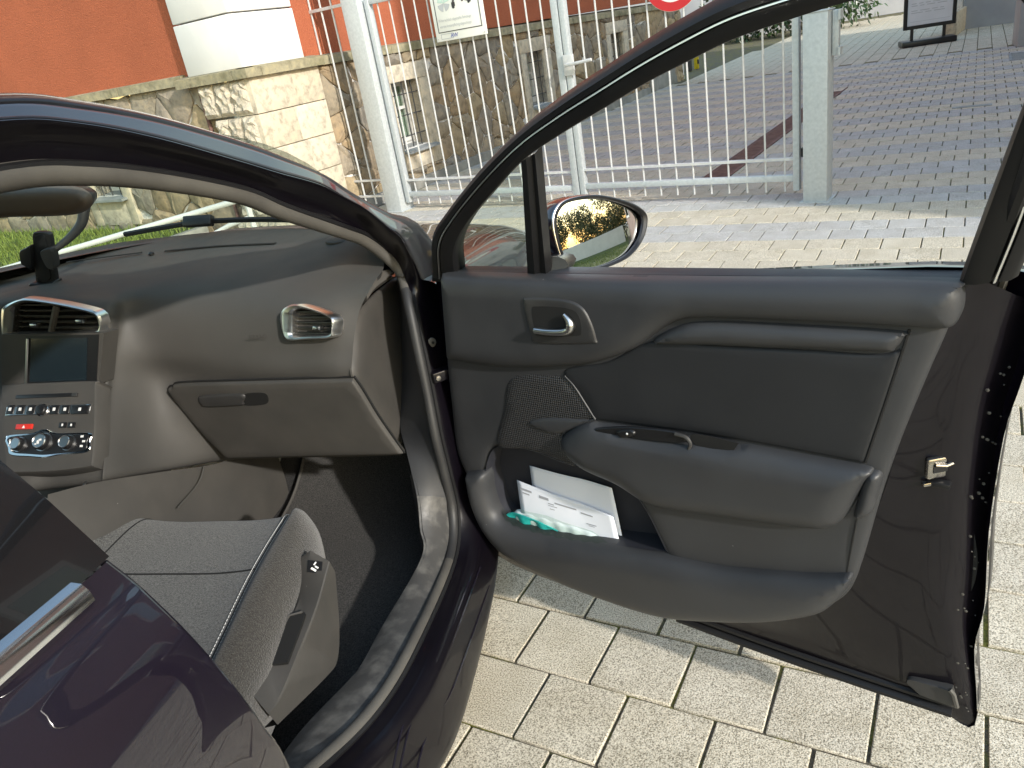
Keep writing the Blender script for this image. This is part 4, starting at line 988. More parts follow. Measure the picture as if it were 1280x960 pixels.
# glovebox
gfr = fr3(IY(212, 486, 1.478), IY(441, 475, 1.374), IY(283, 572, 1.506))
lid = pad('glovebox_lid', gfr, outline(pxo(gfr, [(213, 491), (216, 484), (228, 480), (330, 477), (441, 474, 1), (452, 490), (470, 520), (490, 549), (503, 567, 1), (400, 569), (284, 572, 1), (250, 537)]), 6), rnd(.007, .006), M['dash_hard'], dash, sp=.02, rings=(.002, .005), skirt=.012)
pad('glovebox_shadow_gap', gfr.off(-.004), outline(pxo(gfr, [(211, 490), (214.5, 482.5), (228, 478.5), (330, 475.5), (442, 472.5, 1), (454, 490), (472, 520), (492, 549), (505, 568, 1), (400, 571), (283, 574, 1), (248, 538)]), 6), lambda q, d: 0*d, M['dark'], dash, sp=.05, skirt=.004)
pad('glovebox_handle', gfr.off(.006), outline(pxo(gfr, [(251, 496), (256, 492), (305, 490), (307, 500), (304, 504), (262, 506), (254, 502)]), 4), rnd(.006, .006), M['plastic_hard'], dash, sp=.03, rings=(.0015, .003, .006), skirt=.004)
pad('glovebox_handle_recess', gfr.off(.0062), outline(pxo(gfr, [(307, 491), (330, 489), (337, 494), (334, 503), (308, 504)]), 4), lambda q, d: 0*d+.0006, M['dark'], dash, sp=.01, skirt=.001)
# end of the dashboard and side window vent
efr = Fr((-.712, 0, 0), (0, 1, 0), (0, 0, 1))
pad('dashboard_end_panel', efr, outline(pxo(efr, [(441, 440), (447, 394), (470, 366), (500, 343, 1), (503, 400), (505, 470), (501, 556, 1), (482, 533), (457, 494), (441, 471)]), 6), rnd(.03, .010), M['dash_hard'], dash, sp=.02, rings=(.005, .014), skirt=.004)
sv = fr3(IX(452, 345, -.705), IX(486, 335, -.665), IX(458, 378, -.69))
pad('side_vent_bezel', sv, outline(pxo(sv, [(453, 352, 1), (457, 343), (486, 337, 1), (493, 342), (470, 360), (458, 377, 1)]), 4), rnd(.004, .004), M['dash_hard'], dash, sp=.01, rings=(.0015,), skirt=.02)
pad('side_vent_opening', sv.off(.0045), outline(pxo(sv, [(457, 349, 1), (467, 344, 1), (465, 357), (459, 366, 1)]), 3), lambda q, d: 0*d, M['dark'], dash, sp=.01, skirt=.001)
pad('side_vent_opening', sv.off(.0045), outline(pxo(sv, [(470, 343, 1), (477, 341, 1), (475, 348), (471, 352, 1)]), 3), lambda q, d: 0*d, M['dark'], dash, sp=.01, skirt=.001)
# ------------------------------------------------------------------ centre stack
scr = fr3(IY(35, 424, 1.372), IY(126, 424, 1.376), IY(36, 478, 1.352))
pad('screen_surround', scr, outline(pxo(scr, [(2, 418, 1), (130, 416, 1), (124, 480, 1), (2, 482, 1)]), 3), lambda q, d: 0*d, M['dash_hard'], dash, sp=.04, skirt=.05)
pad('screen_bezel', scr.off(.0015), outline(pxo(scr, [(33, 420, 1), (124, 418, 1), (121, 478, 1), (32, 480, 1)]), 3), lambda q, d: 0*d, M['black'], dash, sp=.04, skirt=.002)
pad('screen', scr.off(.003), outline(pxo(scr, [(40, 423, 1), (110, 422, 1), (109, 475, 1), (38, 477, 1)]), 3), lambda q, d: 0*d, M['screen'], dash, sp=.03, skirt=.002)
tube('screen_edge', [scr.w(*scr.px(36, 423), .004), scr.w(*scr.px(34, 479), .004)], .0028, M['satin'], dash, seg=6)
rf = fr3(IY(4, 482, 1.342), IY(122, 477, 1.342), IY(6, 590, 1.205))
pad('radio_panel', rf, outline(pxo(rf, [(3, 486), (8, 481), (60, 478), (120, 476), (122, 480, 1), (121, 540), (118, 578), (112, 585), (60, 591), (10, 592, 1), (5, 540)]), 5), rnd(.008, .006), M['dash_hard'], dash, sp=.02, rings=(.003,), skirt=.04)
F6 = rf.off(.0065)
def q_(px, py): return F6.px(px, py)
def pbox(name, x0, y0, x1, y1, m, h=.003, bev=.001, parent=None):
    a, b = q_(x0, y1), q_(x1, y0); return MB().box(F6, a[0], b[0], a[1], b[1], -.002, h, bev).out(name, m, parent or dash)
pbox('disc_slot', 20, 491, 98, 498.5, M['black'], .0022, .0006)
pbox('slot_end', 90, 491, 98, 496, M['plastic_hard'], .003)
a, b = q_(6, 520), q_(114, 505)
pad('button_row_frame', F6, outline([(a[0], a[1], 1), (b[0], a[1]+.001, 1), (b[0], b[1], 1), (a[0], b[1], 1)]), rnd(.003, .0015), M['satin'], dash, sp=.02, rings=(.0012,), skirt=.002)
xs = [8, 20, 33, 46, 62, 76, 89, 113]
for k in range(7):
    x0, x1 = xs[k], xs[k+1]
    if k == 3: continue
    o = pbox('button', x0+.5, 506.5, x1-.7, 518, M['black'], .0032)
    pbox('button_symbol', (x0+x1)/2-2, 510, (x0+x1)/2+2, 514, M['white'], .0036, 0)
c = q_(54, 513); lathe('volume_knob', F6, *c, [(.0125, 0), (.0125, .008), (.011, .010), (.0095, .0105), (.0005, .0105)], M['black'], dash, seg=28); lathe('knob_ring', F6, *c, [(.0145, 0), (.0140, .004), (.0125, .004)], M['chrome'], dash, seg=28)
pbox('hazard_button', 20, 530, 42, 537, M['red_btn'], .003)
mb = MB(); c = q_(31, 534); mb.add([F6.w(c[0]-.004, c[1]-.003, .0035), F6.w(c[0]+.004, c[1]-.003, .0035), F6.w(c[0], c[1]+.004, .0035)], [(0, 1, 2)]); mb.out('warning_triangle', M['white'], dash, smooth=False)
for x in (74, 85): pbox('lock_button', x, 528, x+10, 535, M['black'], .003); pbox('button_symbol', x+4, 530, x+6.5, 533, M['white'], .0035, 0)
pad('climate_frame', F6, outline([tuple(q_(*p))+((1,) if 0 else ()) for p in ((8, 545), (40, 541), (56, 536), (72, 541), (112, 541), (113, 552), (109, 565), (74, 569), (56, 572), (38, 571), (14, 569), (10, 560))], 5), rnd(.004, .002), M['chrome'], dash, sp=.02, rings=(.0015,), skirt=.002)
pad('climate_panel', F6.off(.0012), outline([tuple(q_(*p)) for p in ((11, 547), (40, 543), (56, 539), (72, 543), (110, 543), (110, 552), (106, 563), (74, 567), (56, 569), (38, 568), (17, 566), (13, 558))], 5), rnd(.004, .002), M['black'], dash, sp=.02, rings=(.0015,), skirt=.002)
for (x, y, r) in ((26, 556, .0150), (56, 553, .0185), (87, 554, .0155)):
    c = q_(x, y); kn = lathe('climate_knob', F6, *c, [(r, 0), (r, .014), (r*.88, .017), (r*.7, .0165), (.0005, .016)], M['black'], dash, seg=28)
    lathe('knob_ring', F6, *c, [(r*1.16, .002), (r*1.12, .006), (r, .006)], M['satin'], dash, seg=28); lathe('knob_ring', F6, *c, [(r*.9, .0165), (r*.84, .0185), (r*.76, .0168)], M['satin'], dash, seg=28)
c = q_(56, 553); MB().box(F6, c[0]-.004, c[0]+.001, c[1]-.007, c[1]+.001, .017, .0175).box(F6, c[0], c[0]+.006, c[1], c[1]+.004, .017, .0175).box(F6, c[0]-.009, c[0]-.005, c[1]-.009, c[1]-.006, .017, .0175).out('fan_symbol', M['white'], dash, smooth=False)
for x, y in ((15, 551), (14, 557), (17, 563), (104, 546), (106, 552), (103, 558)): pbox('climate_symbol', x-1.8, y-1.3, x+1.8, y+1.3, M['white'], .0042, 0)
# ------------------------------------------------------------------ console, footwell, carpet
con = [[IX(60, 618, -1.30), IX(120, 603, -1.27), IX(200, 590, -1.24), IX(285, 575, -1.22), V3(-1.20, 1.75, .50)],
       [V3(-1.30, 1.02, .60), V3(-1.26, 1.16, .585), V3(-1.235, 1.30, .55), V3(-1.215, 1.50, .46), V3(-1.20, 1.75, .40)],
       [V3(-1.27, .8, .50), V3(-1.24, 1.1, .46), V3(-1.225, 1.3, .43), V3(-1.21, 1.50, .36), V3(-1.2, 1.75, .33)],
       [V3(-1.26, .6, .26), V3(-1.24, 1.1, .26), V3(-1.225, 1.3, .26), V3(-1.215, 1.5, .26), V3(-1.205, 1.75, .27)]]
console = grid('centre_console', con, M['dash_hard'], car, ang=60)
loft('console_top', [np.array([V3(-1.30, .3, .60), V3(-1.285, 1.0, .605), V3(-1.265, 1.18, .60)]), np.array([V3(-1.5, .3, .60), V3(-1.5, 1.0, .605), V3(-1.5, 1.2, .62)])], M['plastic_hard'], console)
tube('console_seam', spl([IX(250, 583, -1.225)+V3(.012, 0, 0), IX(242, 605, -1.215)+V3(.012, 0, 0), IX(222, 635, -1.20)], 5), .0018, M['dash'], console, seg=5)
lathe('lighter_socket', Fr(V3(-1.33, 1.2, .62), (1, 0, 0), (0, .6, .8)), 0, 0, [(.017, 0), (.017, .006), (.013, .006), (.012, -.01)], M['black'], console, seg=20)
tube('console_trim', [IX(108, 602, -1.30), IX(82, 634, -1.33)], .0025, M['satin'], console, seg=6)
fl = [[V3(x, y, z) for x in (-1.26, -1.0, -.64)] for y, z in ((.2, .25), (.8, .25), (1.3, .25), (1.62, .255), (1.78, .30), (1.98, .46), (2.08, .66))]
carpet = grid('carpet', fl, M['carpet'], car)
mt = [[V3(x, y, z) for x in (-1.17, -.95, -.70)] for y, z in ((.75, .262), (1.1, .262), (1.4, .262), (1.6, .268), (1.74, .30), (1.88, .385))]
mt_o = grid('floor_mat', mt, M['mat'], car)
e = np.array(mt)
ring = np.vstack([spl(e[:, 0], 4), spl(e[:, 2], 4)[::-1]]); tube('mat_edging', ring+V3(0, 0, .003), .005, M['dash'], mt_o, seg=5, closed=True)
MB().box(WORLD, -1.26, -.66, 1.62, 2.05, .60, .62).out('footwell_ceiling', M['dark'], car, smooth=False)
# trim between dashboard and seal, down to the scuffed sill strip
LEF = [IX(497, 336, -.70), IX(502, 372, -.70), IX(504, 420, -.70), IX(505, 470, -.70), IX(503, 530, -.695), IX(512, 568, -.665), IX(524, 620, -.645), IX(528, 660, -.635), IX(530, 697, -.62), IZ(480, 785, .36), IZ(455, 831, .362), IZ(438, 852, .365), IZ(363, 935, .38), V3(-.70, .60, .40)]
RIG = [sp_[k+2] for k in (9, 10, 11, 12, 13, 14)]+[sp_[17]*.6+sp_[16]*.4, sp_[17], sp_[18], sp_[19]*.8+sp_[18]*.2, sp_[19]*.6+sp_[20]*.4, sp_[20], sp_[21], sp_[22]]
L_, Rr_ = spl(LEF, 6), spl(RIG, 6); n_ = 6*6
def ribbon(name, i0, i1, m, sag):
    cs = []
    for t in (0, .12, .5, .85, 1.0): cs.append(L_[i0:i1]*(1-t)+Rr_[i0:i1]*t+np.array([-.006, 0, .0])+np.array([0, -.3, .3])*sag*math.sin(math.pi*t))
    return loft(name, cs, m, car)
ribbon('pillar_trim', 0, n_+1, M['plastic'], .02); o = ribbon('sill_trim', n_, len(L_), M['scuff'], .03)
dn = [L_, L_+V3(-.012, 0, -.02), L_+V3(-.02, 0, -.14)]; loft('sill_trim_inner_face', [d_[n_-4:] for d_ in dn], M['carpet'], car)
dn = [L_, L_+V3(-.01, .05, 0), L_+V3(-.02, .30, 0)]; loft('footwell_side', [d_[18:n_+14] for d_ in dn], M['plastic'], car)
# ------------------------------------------------------------------ passenger seat
SX = -1.065
def cushion_row(y, dz, wd=1.0, yy=None):
    Y = y if yy is None else yy
    sm = np.interp(Y, [.5, .72, .85, .95, 1.1, 1.19, 1.26], [.272, .262, .247, .232, .214, .207, .195]); ot = np.interp(Y, [.5, .72, .85, .95, 1.1, 1.19, 1.26], [.322, .320, .316, .308, .292, .272, .245])
    w_ = ot-sm
    pr = [(-.265, .40), (-.272, .50), (-.245, .565), (-.205, .577), (-.178, .560), (-.09, .549), (.02, .548), (sm*.6, .549), (sm-.008, .558), (sm+.008, .566), (sm+w_*.35, .577), (sm+w_*.7, .563), (ot, .515), (ot-.006, .45), (ot-.03, .36)]
    return [V3(SX+a*wd, y, z+dz) for a, z in pr]
rows = [cushion_row(1.215, -.16, .92, 1.26), cushion_row(1.255, -.09, .95, 1.26), cushion_row(1.262, -.035, .97, 1.26), cushion_row(1.24, -.006, .99), cushion_row(1.19, .004, 1.0), cushion_row(1.10, .003), cushion_row(1.0, 0), cushion_row(.86, -.01), cushion_row(.72, -.02), cushion_row(.5, -.03)]
a_ = np.array([spl(r, 5) for r in rows]); full = np.array([spl(a_[:, j], 6) for j in range(a_.shape[1])]).transpose(1, 0, 2)
k0 = 4*5+1; k1 = 8*5+2                                            # centre panel between the seams
seat = loft('passenger_seat', full[:, k0:k1], M['fabric'], car); cpart(seat, 'grey melange cloth passenger seat')
loft('inner_bolster', full[:, :k0+1], M['fabric'], seat); loft('outer_bolster', full[:, k1-1:], M['fabric2'], seat)
for off in (-.005, .004):
    pth = full[14:, k1-1]+V3(off, 0, .0018)
    mb = MB()
    for i in range(0, len(pth)-1):
        for s in range(3):
            a, b = pth[i]+(pth[i+1]-pth[i])*(s/3+.04), pth[i]+(pth[i+1]-pth[i])*(s/3+.24); mb.tube([a, b], .0009, seg=4)
    mb.out('stitching', M['thread'], seat)
tube('seam', full[10:, k1-1]+V3(-.0005, 0, -.0005), .0012, M['dark'], seat, seg=5)
tube('seam', full[10:, k0]+V3(0, 0, -.0003), .002, M['dark'], seat, seg=5)
i = 33; tube('seam', full[i, k0:k1]+V3(0, 0, -.0006), .0026, M['dark'], seat, seg=5)
j = 23; tube('seam', spl([full[33, j], full[37, j-4], full[42, j-6]], 4)+V3(0, 0, -.0003), .0022, M['dark'], seat, seg=5)
tube('piping', full[9, k1-2:k1+16]+V3(0, .001, .001), .0022, M['thread'], seat, seg=5)
bk = [[V3(SX+a, y+(-.03 if abs(a) < .2 else .03), z) for a in (-.26, -.22, -.1, .1, .22, .26)] for y, z in ((.50, .50), (.46, .7), (.40, .95), (.34, 1.12), (.30, 1.16))]
grid('backrest', bk, M['fabric'], seat); grid('backrest_rear', [[p+V3(0, -.12, 0) for p in r] for r in bk], M['plastic'], seat)
MB().box(WORLD, SX-.13, SX+.13, .20, .29, 1.2, 1.38, .03).out('headrest', M['fabric'], seat)
# plastic cover on the seat side
cfr = Fr((-.735, 0, 0), (0, 1, 0), (0, 0, 1))
cl_ = spl([IX(*p, -.757) for p in ((388, 688), (380, 733), (362, 778), (338, 830), (312, 864))], 4)
cc_ = spl([IX(*p, -.714) for p in ((412, 702), (396, 758), (374, 815), (350, 872), (335, 892))], 4)
cr_ = spl([IX(*p, -.714) for p in ((419, 715), (424, 780), (422, 824), (408, 846), (347, 906))], 4)
cb_ = cr_+V3(-.03, 0, -.01)
v, f = loftvf([cl_+V3(-.03, 0, -.02), cl_, cl_*.05+cc_*.95, cc_*.97+cr_*.03, cr_, cb_]); f.append([21*k+0 for k in range(6)] if 0 else [len(cl_)*k for k in range(6)])
cov = mk('seat_side_cover', v, f, M['dash_hard'], seat, ang=28)
SL = fr3(cl_[4], cc_[4], cl_[12]); SL = Fr(SL.O, SL.e1, SL.e2)
pad('recline_slot', SL.off(.003), outline(pxo(SL, [(364, 770, 1), (379, 767, 1), (381, 772), (360, 829, 1), (333, 833, 1), (331, 826)]), 4), lambda q, d: 0*d, M['dark'], seat, sp=.02, skirt=.006)
tube('slot_edge', [SL.w(*SL.px(*p), .003) for p in ((331, 826), (345, 800), (362, 771), (379, 766))], .003, M['dash_hard'], seat, seg=6)
lf = fr3(IX(386, 699, -.727)+V3(.02, 0, 0), IX(403, 701, -.727)+V3(.02, 0, 0), IX(386, 717, -.727)+V3(.02, 0, 0))
p = [(386, 700, 1), (403, 702, 1), (402, 717, 1), (385, 715, 1)]
lb = fr3(cl_[0], cc_[0], cl_[4]).off(.004)
pad('airbag_label', lb, outline(pxo(lb, p), 2), lambda q, d: 0*d, M['black'], seat, sp=.02, skirt=.001)
c = lb.px(394, 709); MB().box(lb, c[0]-.006, c[0]+.006, c[1]-.007, c[1]-.003, .0004, .0008).box(lb, c[0]-.001, c[0]+.007, c[1], c[1]+.003, .0004, .0008).box(lb, c[0]-.006, c[0]-.003, c[1]+.002, c[1]+.009, .0004, .0008).out('airbag_symbol', M['white'], seat, smooth=False)
# hinge pillar details
hp = Fr(IX(539, 428, -.575), (.75, .66, 0), (0, 0, 1))
lathe('pillar_plug', hp, 0, 0, [(.011, -.01), (.011, .003), (.008, .005), (.0005, .005)], M['seal'], car, seg=18)
lathe('plug_hole', hp.off(.0055), .002, 0, [(.0035, 0), (.003, .001), (.0005, .001)], M['dark'], car, seg=10)
for (x, y) in ((546, 471),):
    c = IX(x, y, -.565); hh = Fr(c, (.8, .6, 0), (0, 0, 1)); MB().box(hh, -.010, .05, -.012, .012, -.02, .008, .003).out('door_hinge', M['paint_in'], car); lathe('hinge_bolt', hh.off(.008), .0, .0, [(.006, 0), (.006, .004), (.0005, .005)], M['steel'], car, seg=6)
# scratches and rust-free ridges along the sill
for dx, dz in ((.052, -.024), (.060, -.036), (.071, -.09)):
    P = [sp_[k]+V3(dx, 0, dz)+V3(.0012, 0, .0008) for k in (18, 19, 20)]; P = [P[0]+V3(0, .02, 0)]+P+[P[-1]+V3(0.02, -.2, -.03)]
    tube('sill_ridge', spl(P, 6), .0022, M['paint'], car, seg=5)
# interior mirror
rv = fr3(IY(-40, 248, 1.42), IY(105, 244, 1.40), IY(-40, 275, 1.43))
hw = outline(pxo(rv, [(-60, 236), (20, 234), (85, 233), (108, 240), (115, 252), (108, 263), (85, 269), (20, 271), (-60, 273)]), 6)
o = pad('rear_view_mirror', rv, hw, rnd(.02, .018), M['mirrorface'], car, sp=.012, rings=(.004, .009, .015), skirt=.004)
v, f = padvf(rv.off(-.004), hw, lambda q, d: -.03*np.sqrt(np.clip(1-(1-np.clip(d/.02, 0, 1))**2, 0, 1)), .012, (.006, .013), 0); mk('mirror_housing', v, f, M['black'], o)
tube('mirror_stem', [rv.w(*rv.px(20, 250), -.02), rv.w(*rv.px(20, 225), -.06)], .012, M['black'], o)
# ================================================================== the open front door
HG = V3(-.52, 1.47, 0); OA = R(64.8)
DU = V3(math.sin(OA), -math.cos(OA), 0)
DF = Fr(HG, DU, (0, 0, 1))                                       # along the door, up, towards the seat
def dp(x, y, h=0): return DF.w(*DF.px(x, y, h), h)
def dpad(name, pts, h0, hf, m, sp=.014, rings=(), skirt=.012, parent=None, n=6, **k):
    fr = DF.off(h0); return pad(name, fr, outline(pxo(fr, pts), n), hf, m, parent if parent is not None else door, sp, rings, skirt, **k)
# painted inner shell around the trim: trim edge, crease, outer edge
SH = [((600, 640), (597, 650), (592, 662), -.055), ((640, 690), (640, 697), (638, 704), -.05), ((730, 735), (735, 738), (738, 741), -.045), ((830, 764), (840, 769), (848, 774), -.045), ((930, 768), (990, 797), (960, 815), -.045), ((1035, 752), (1075, 832), (1080, 857), -.045),
      ((1073, 705), (1135, 850), (1170, 886), -.05), ((1092, 650), (1172, 800), (1219, 904), -.055), ((1108, 605), (1180, 720), (1221, 800), -.075), ((1122, 560), (1188, 650), (1236, 738), -.095), ((1140, 512), (1196, 570), (1243, 640), -.105), ((1156, 470), (1204, 500), (1262, 522), -.11), ((1184, 405), (1220, 420), (1284, 455), -.11), ((1198, 352), (1232, 352), (1305, 380), -.10)]
c_in = spl([dp(*s[0], -.004) for s in SH], 6); c_mid = spl([dp(*s[1], -.028) for s in SH], 6); c_out = spl([dp(*s[2], s[3]) for s in SH], 6)
NO = DF.n
c_m2 = c_mid*.45+c_out*.55+NO*.006; c_lip = c_out-NO*.006+0*c_out
v, f = loftvf([c_in-NO*.03, c_in, c_in*.35+c_mid*.65-NO*.006, c_mid, c_m2, c_out, c_lip])
door = mk('front_door', v, f, M['paint_in'], car, ang=50); cpart(door, 'open right front door with black trim')
# outer skin
sk = [DF.px(*s[2], s[3]) for s in SH]
skin = np.array([(q[0], q[1]) for q in sk]+[(.99, 1.02), (.5, .985), (.0, .965), (-.05, .93), (-.06, .6), (-.05, .3)])
OFR = Fr(DF.w(0, 0, -.055), -DF.e1, DF.e2)
so = outline([(-a, b) for a, b in skin], 4)
pad('outer_skin', OFR, so, lambda q, d: .02+.075*np.sqrt(np.clip(1-(1-np.clip(d/.35, 0, 1))**2, 0, 1)), M['paint'], door, sp=.05, rings=(.01, .03, .07, .12), skirt=.025)
hof = OFR.off(.10); MB().box(hof, -.93, -.72, .86, .895, -.01, .03, .012).out('outside_handle', M['paint'], door)
v, f = loftvf([c_out, c_out-NO*.03]); mk('skin_return', v, f, M['paint_in'], door)
# bottom rubber strip and its clip
bs = spl([dp(848, 771, -.035), dp(960, 812, -.035), dp(1080, 853, -.035), dp(1190, 889, -.038)], 6)
tube('bottom_seal', bs, .013, M['rubber'], door, seg=10, flat=.8); tube('bottom_seal_lip', bs+NO*.006+V3(0, 0, .022), .006, M['rubber'], door, seg=6)
cl = DF.off(-.02); dpad('corner_bracket', [(1132, 852, 1), (1140, 848), (1190, 862, 1), (1196, 885, 1), (1150, 868, 1)], -.022, rnd(.004, .004), M['plastic_hard'], sp=.01, rings=(.0015,))
tube('bracket_edge', [dp(1187, 862, -.014), dp(1192, 868, -.014), dp(1196, 884, -.014)], .004, M['seal'], door, seg=6)
# rear edge: latch, bolt, sealing bead, rubber of the window channel
lf_ = Fr(dp(1178, 582, -.03), DU*.75-NO*.66, (0, 0, 1))
MB().box(lf_, -.026, .03, -.018, .018, -.004, .006, .004).box(lf_, -.03, .012, -.03, -.024, -.004, .005, .002).out('latch_plate', M['steel'], door)
MB().box(lf_, -.018, .022, -.006, .008, .0062, .0075).out('latch_opening', M['dark'], door, smooth=False)
tube('latch_hook', [lf_.w(-.016, .009, .008), lf_.w(0, .006, .010), lf_.w(.02, .010, .008)], .003, M['steel'], door, seg=8)
for x, y, h in ((1237, 490, -.085), (1212, 535, -.075), (1196, 690, -.06)): lathe('bolt', Fr(dp(x, y, h)+NO*.004, DU*.8-NO*.6, (0, 0, 1)), 0, 0, [(.007, -.004), (.007, .003), (.005, .005), (.0005, .005)], M['steel'], door, seg=8)
tube('edge_bead', spl([dp(1224, 410, -.045), dp(1214, 470, -.05), dp(1206, 540, -.055), dp(1198, 610, -.055), dp(1185, 690, -.05), dp(1165, 770, -.045), dp(1140, 830, -.04)], 6), .0035, M['paint_in'], door, seg=6)
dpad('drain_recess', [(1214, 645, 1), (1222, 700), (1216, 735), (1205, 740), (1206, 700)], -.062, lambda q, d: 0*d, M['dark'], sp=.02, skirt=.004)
MB().box(Fr(dp(1172, 604, -.022), DU, (0, 0, 1)), -.015, .018, -.005, .005, -.01, .008, .003).out('rubber_buffer', M['rubber'], door)
rp_ = random.Random(9); mb = MB()
for k in range(46):                                              # dried splashes on the rear edge
    t = rp_.random(); i = int(42+t*32); p = c_m2[i]*(1-.5*rp_.random())+c_out[i]*.0; p = c_m2[i]+(c_out[i]-c_m2[i])*rp_.uniform(-.3, .7)
    fr = Fr(p+NO*.0035, DU, (0, 0, 1)); v, f = lathevf(fr, 0, 0, [(rp_.uniform(.0012, .003), 0), (.0006, .0008)], 6); mb.add(v, f)
mb.out('dried_splashes', M['seal'], door)
# ------------------------------------------------------------------ trim
POCKET = [(620, 559), (660, 562), (710, 580), (767, 598), (802, 628), (834, 690, 1), (781, 683), (699, 670), (646, 656), (623, 642), (613, 617), (607, 589)]
# base plate above and behind: leaves the pocket open
dpad('trim_panel', [(553, 342, 1), (800, 346), (1200, 353, 1), (1186, 407), (1160, 467), (1126, 550), (1100, 625), (1079, 697), (1064, 735), (1042, 754), (1017, 766), (962, 772), (900, 772), (838, 700, 1), (802, 628), (767, 598), (710, 580), (660, 562), (620, 559), (607, 589), (584, 592, 1), (572, 560), (565, 500), (560, 450)],
     .0, rnd(.03, .012), M['plastic'], sp=.018, rings=(.004, .01, .018), skirt=.05)
dpad('upper_pad', [(553, 343, 1), (640, 345), (800, 349), (1000, 351), (1185, 353), (1201, 362), (1203, 385), (1194, 405), (1175, 410), (1130, 407), (1000, 400), (890, 396), (852, 399), (826, 412), (792, 436), (745, 452), (690, 457), (625, 457), (561, 448, 1)],
     .012, rnd(.042, .026), M['plastic'], sp=.012, rings=(.003, .008, .015, .024, .034), skirt=.02)
dpad('pull_lip', [(818, 427), (845, 407), (890, 399), (1000, 403), (1130, 411), (1132, 420), (1122, 433), (1105, 438), (1000, 434), (890, 430)], .008, rnd(.024, .022), M['plastic'], sp=.03, rings=(.002, .005, .009, .014, .02), skirt=.01)
dpad('insert_panel', [(705, 463), (760, 451), (815, 426), (900, 431), (1010, 436), (1110, 440), (1137, 412, 1), (1110, 495), (1081, 579, 1), (960, 556), (860, 539), (743, 524, 1), (728, 496)], .011, rnd(.012, .006), M['insert'], sp=.02, rings=(.003, .007))
tube('insert_joint', [dp(1137, 412, .013), dp(1110, 495, .013), dp(1082, 578, .013)], .0022, M['dark'], door, seg=5)
rec = outline([tuple(DF.off(.045).px(*p)) for p in ((732, 537), (745, 529), (780, 530), (850, 539), (905, 547), (929, 554), (921, 569), (880, 567), (800, 557), (750, 545))], 6)
def arm_h(q, d):
    h = .036*np.sqrt(np.clip(1-(1-np.clip(d/.05, 0, 1))**2, 0, 1)); s = np.where(inside(q, rec), np.clip(pdist(q, rec)/.006, 0, 1), 0)
    return h-.016*s
dpad('armrest', [(704, 549), (714, 536), (742, 525), (800, 531), (900, 548), (1000, 566), (1078, 580), (1093, 588), (1084, 600), (1060, 642), (1042, 655), (1010, 657), (900, 642), (822, 630), (775, 603), (735, 585), (712, 566)], .012, arm_h, M['plastic'], sp=.006, rings=(.003, .009, .018, .03), skirt=.02, ang=60)
AF = DF.off(.032)
pad('switch_panel', AF, outline(pxo(AF, [(745, 536), (790, 534), (850, 541), (855, 553), (800, 549), (755, 541)]), 5), rnd(.004, .002), M['black'], door, sp=.02, rings=(.0015,), skirt=.004)
pad('window_switch', AF.off(.002), outline(pxo(AF, [(771, 538), (790, 536), (795, 543), (778, 546)]), 4), rnd(.005, .005), M['black'], door, sp=.01, rings=(.0015, .003), skirt=.003)
c = AF.px(786, 540); lathe('switch_light', AF.off(.0072), *c, [(.0022, 0), (.002, .0006), (.0004, .0008)], M['white'], door, seg=10)
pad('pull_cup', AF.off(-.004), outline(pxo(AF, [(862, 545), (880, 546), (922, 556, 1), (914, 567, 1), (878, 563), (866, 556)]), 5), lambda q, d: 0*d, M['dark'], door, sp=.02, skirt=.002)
tube('cup_edge', spl([AF.w(*AF.px(*p), .004) for p in ((845, 541), (858, 545), (864, 553), (862, 560))], 5), .0035, M['plastic_hard'], door, seg=8)
# speaker grille
def grille_mat():
    m, n, l, b = new_mat('perforated speaker grille'); co = coord(n, l)
    mp = n.new('ShaderNodeMapping'); mp.inputs['Rotation'].default_value = (0, 0, R(25.2)); l.new(co, mp.inputs[0]); sc = n.new('ShaderNodeVectorMath'); sc.operation = 'SCALE'; sc.inputs['Scale'].default_value = 2*math.pi/.0048; l.new(mp.outputs[0], sc.inputs[0])
    sx = n.new('ShaderNodeSeparateXYZ'); l.new(sc.outputs[0], sx.inputs[0]); s = []
    for k in (0, 2):
        q = n.new('ShaderNodeMath'); q.operation = 'SINE'; l.new(sx.outputs[k], q.inputs[0]); s.append(q)
    mu = n.new('ShaderNodeMath'); mu.operation = 'ADD'; l.new(s[0].outputs[0], mu.inputs[0]); l.new(s[1].outputs[0], mu.inputs[1])
    ma_ = n.new('ShaderNodeMath'); ma_.operation = 'MULTIPLY_ADD'; ma_.inputs[1].default_value = .25; ma_.inputs[2].default_value = .5; l.new(mu.outputs[0], ma_.inputs[0])
    l.new(ramp(n, l, ma_.outputs[0], [(.58, (.032, .032, .034)), (.72, (.003, .003, .003))]), b.inputs['Base Color']); b.inputs['Roughness'].default_value = .5
    q = n.new('ShaderNodeMath'); q.operation = 'MULTIPLY'; q.inputs[1].default_value = -1; l.new(mu.outputs[0], q.inputs[0]); bump_n(n, l, b, q.outputs[0], .5, .001); return m
dpad('speaker_grille', [(640, 473), (690, 470), (712, 478), (728, 500), (743, 523, 1), (715, 534), (703, 545), (712, 567), (720, 584, 1), (690, 571), (655, 561), (622, 556), (630, 515)], .0125, rnd(.01, .003), grille_mat(), sp=.02, rings=(.003,), skirt=.003)
tube('grille_edge', spl([dp(*p, .016) for p in ((706, 470), (718, 483), (732, 505), (744, 524))], 6), .002, M['plastic'], door, seg=6)
tube('grille_edge', spl([dp(*p, .016) for p in ((744, 524), (716, 533), (703, 545), (708, 562), (718, 580))], 6), .002, M['plastic'], door, seg=6)
dpad('grille_fin', [(661, 528), (685, 521), (744, 524, 1), (704, 541), (683, 539)], .0135, rnd(.014, .008), M['plastic'], sp=.012, rings=(.003, .007), skirt=.004)
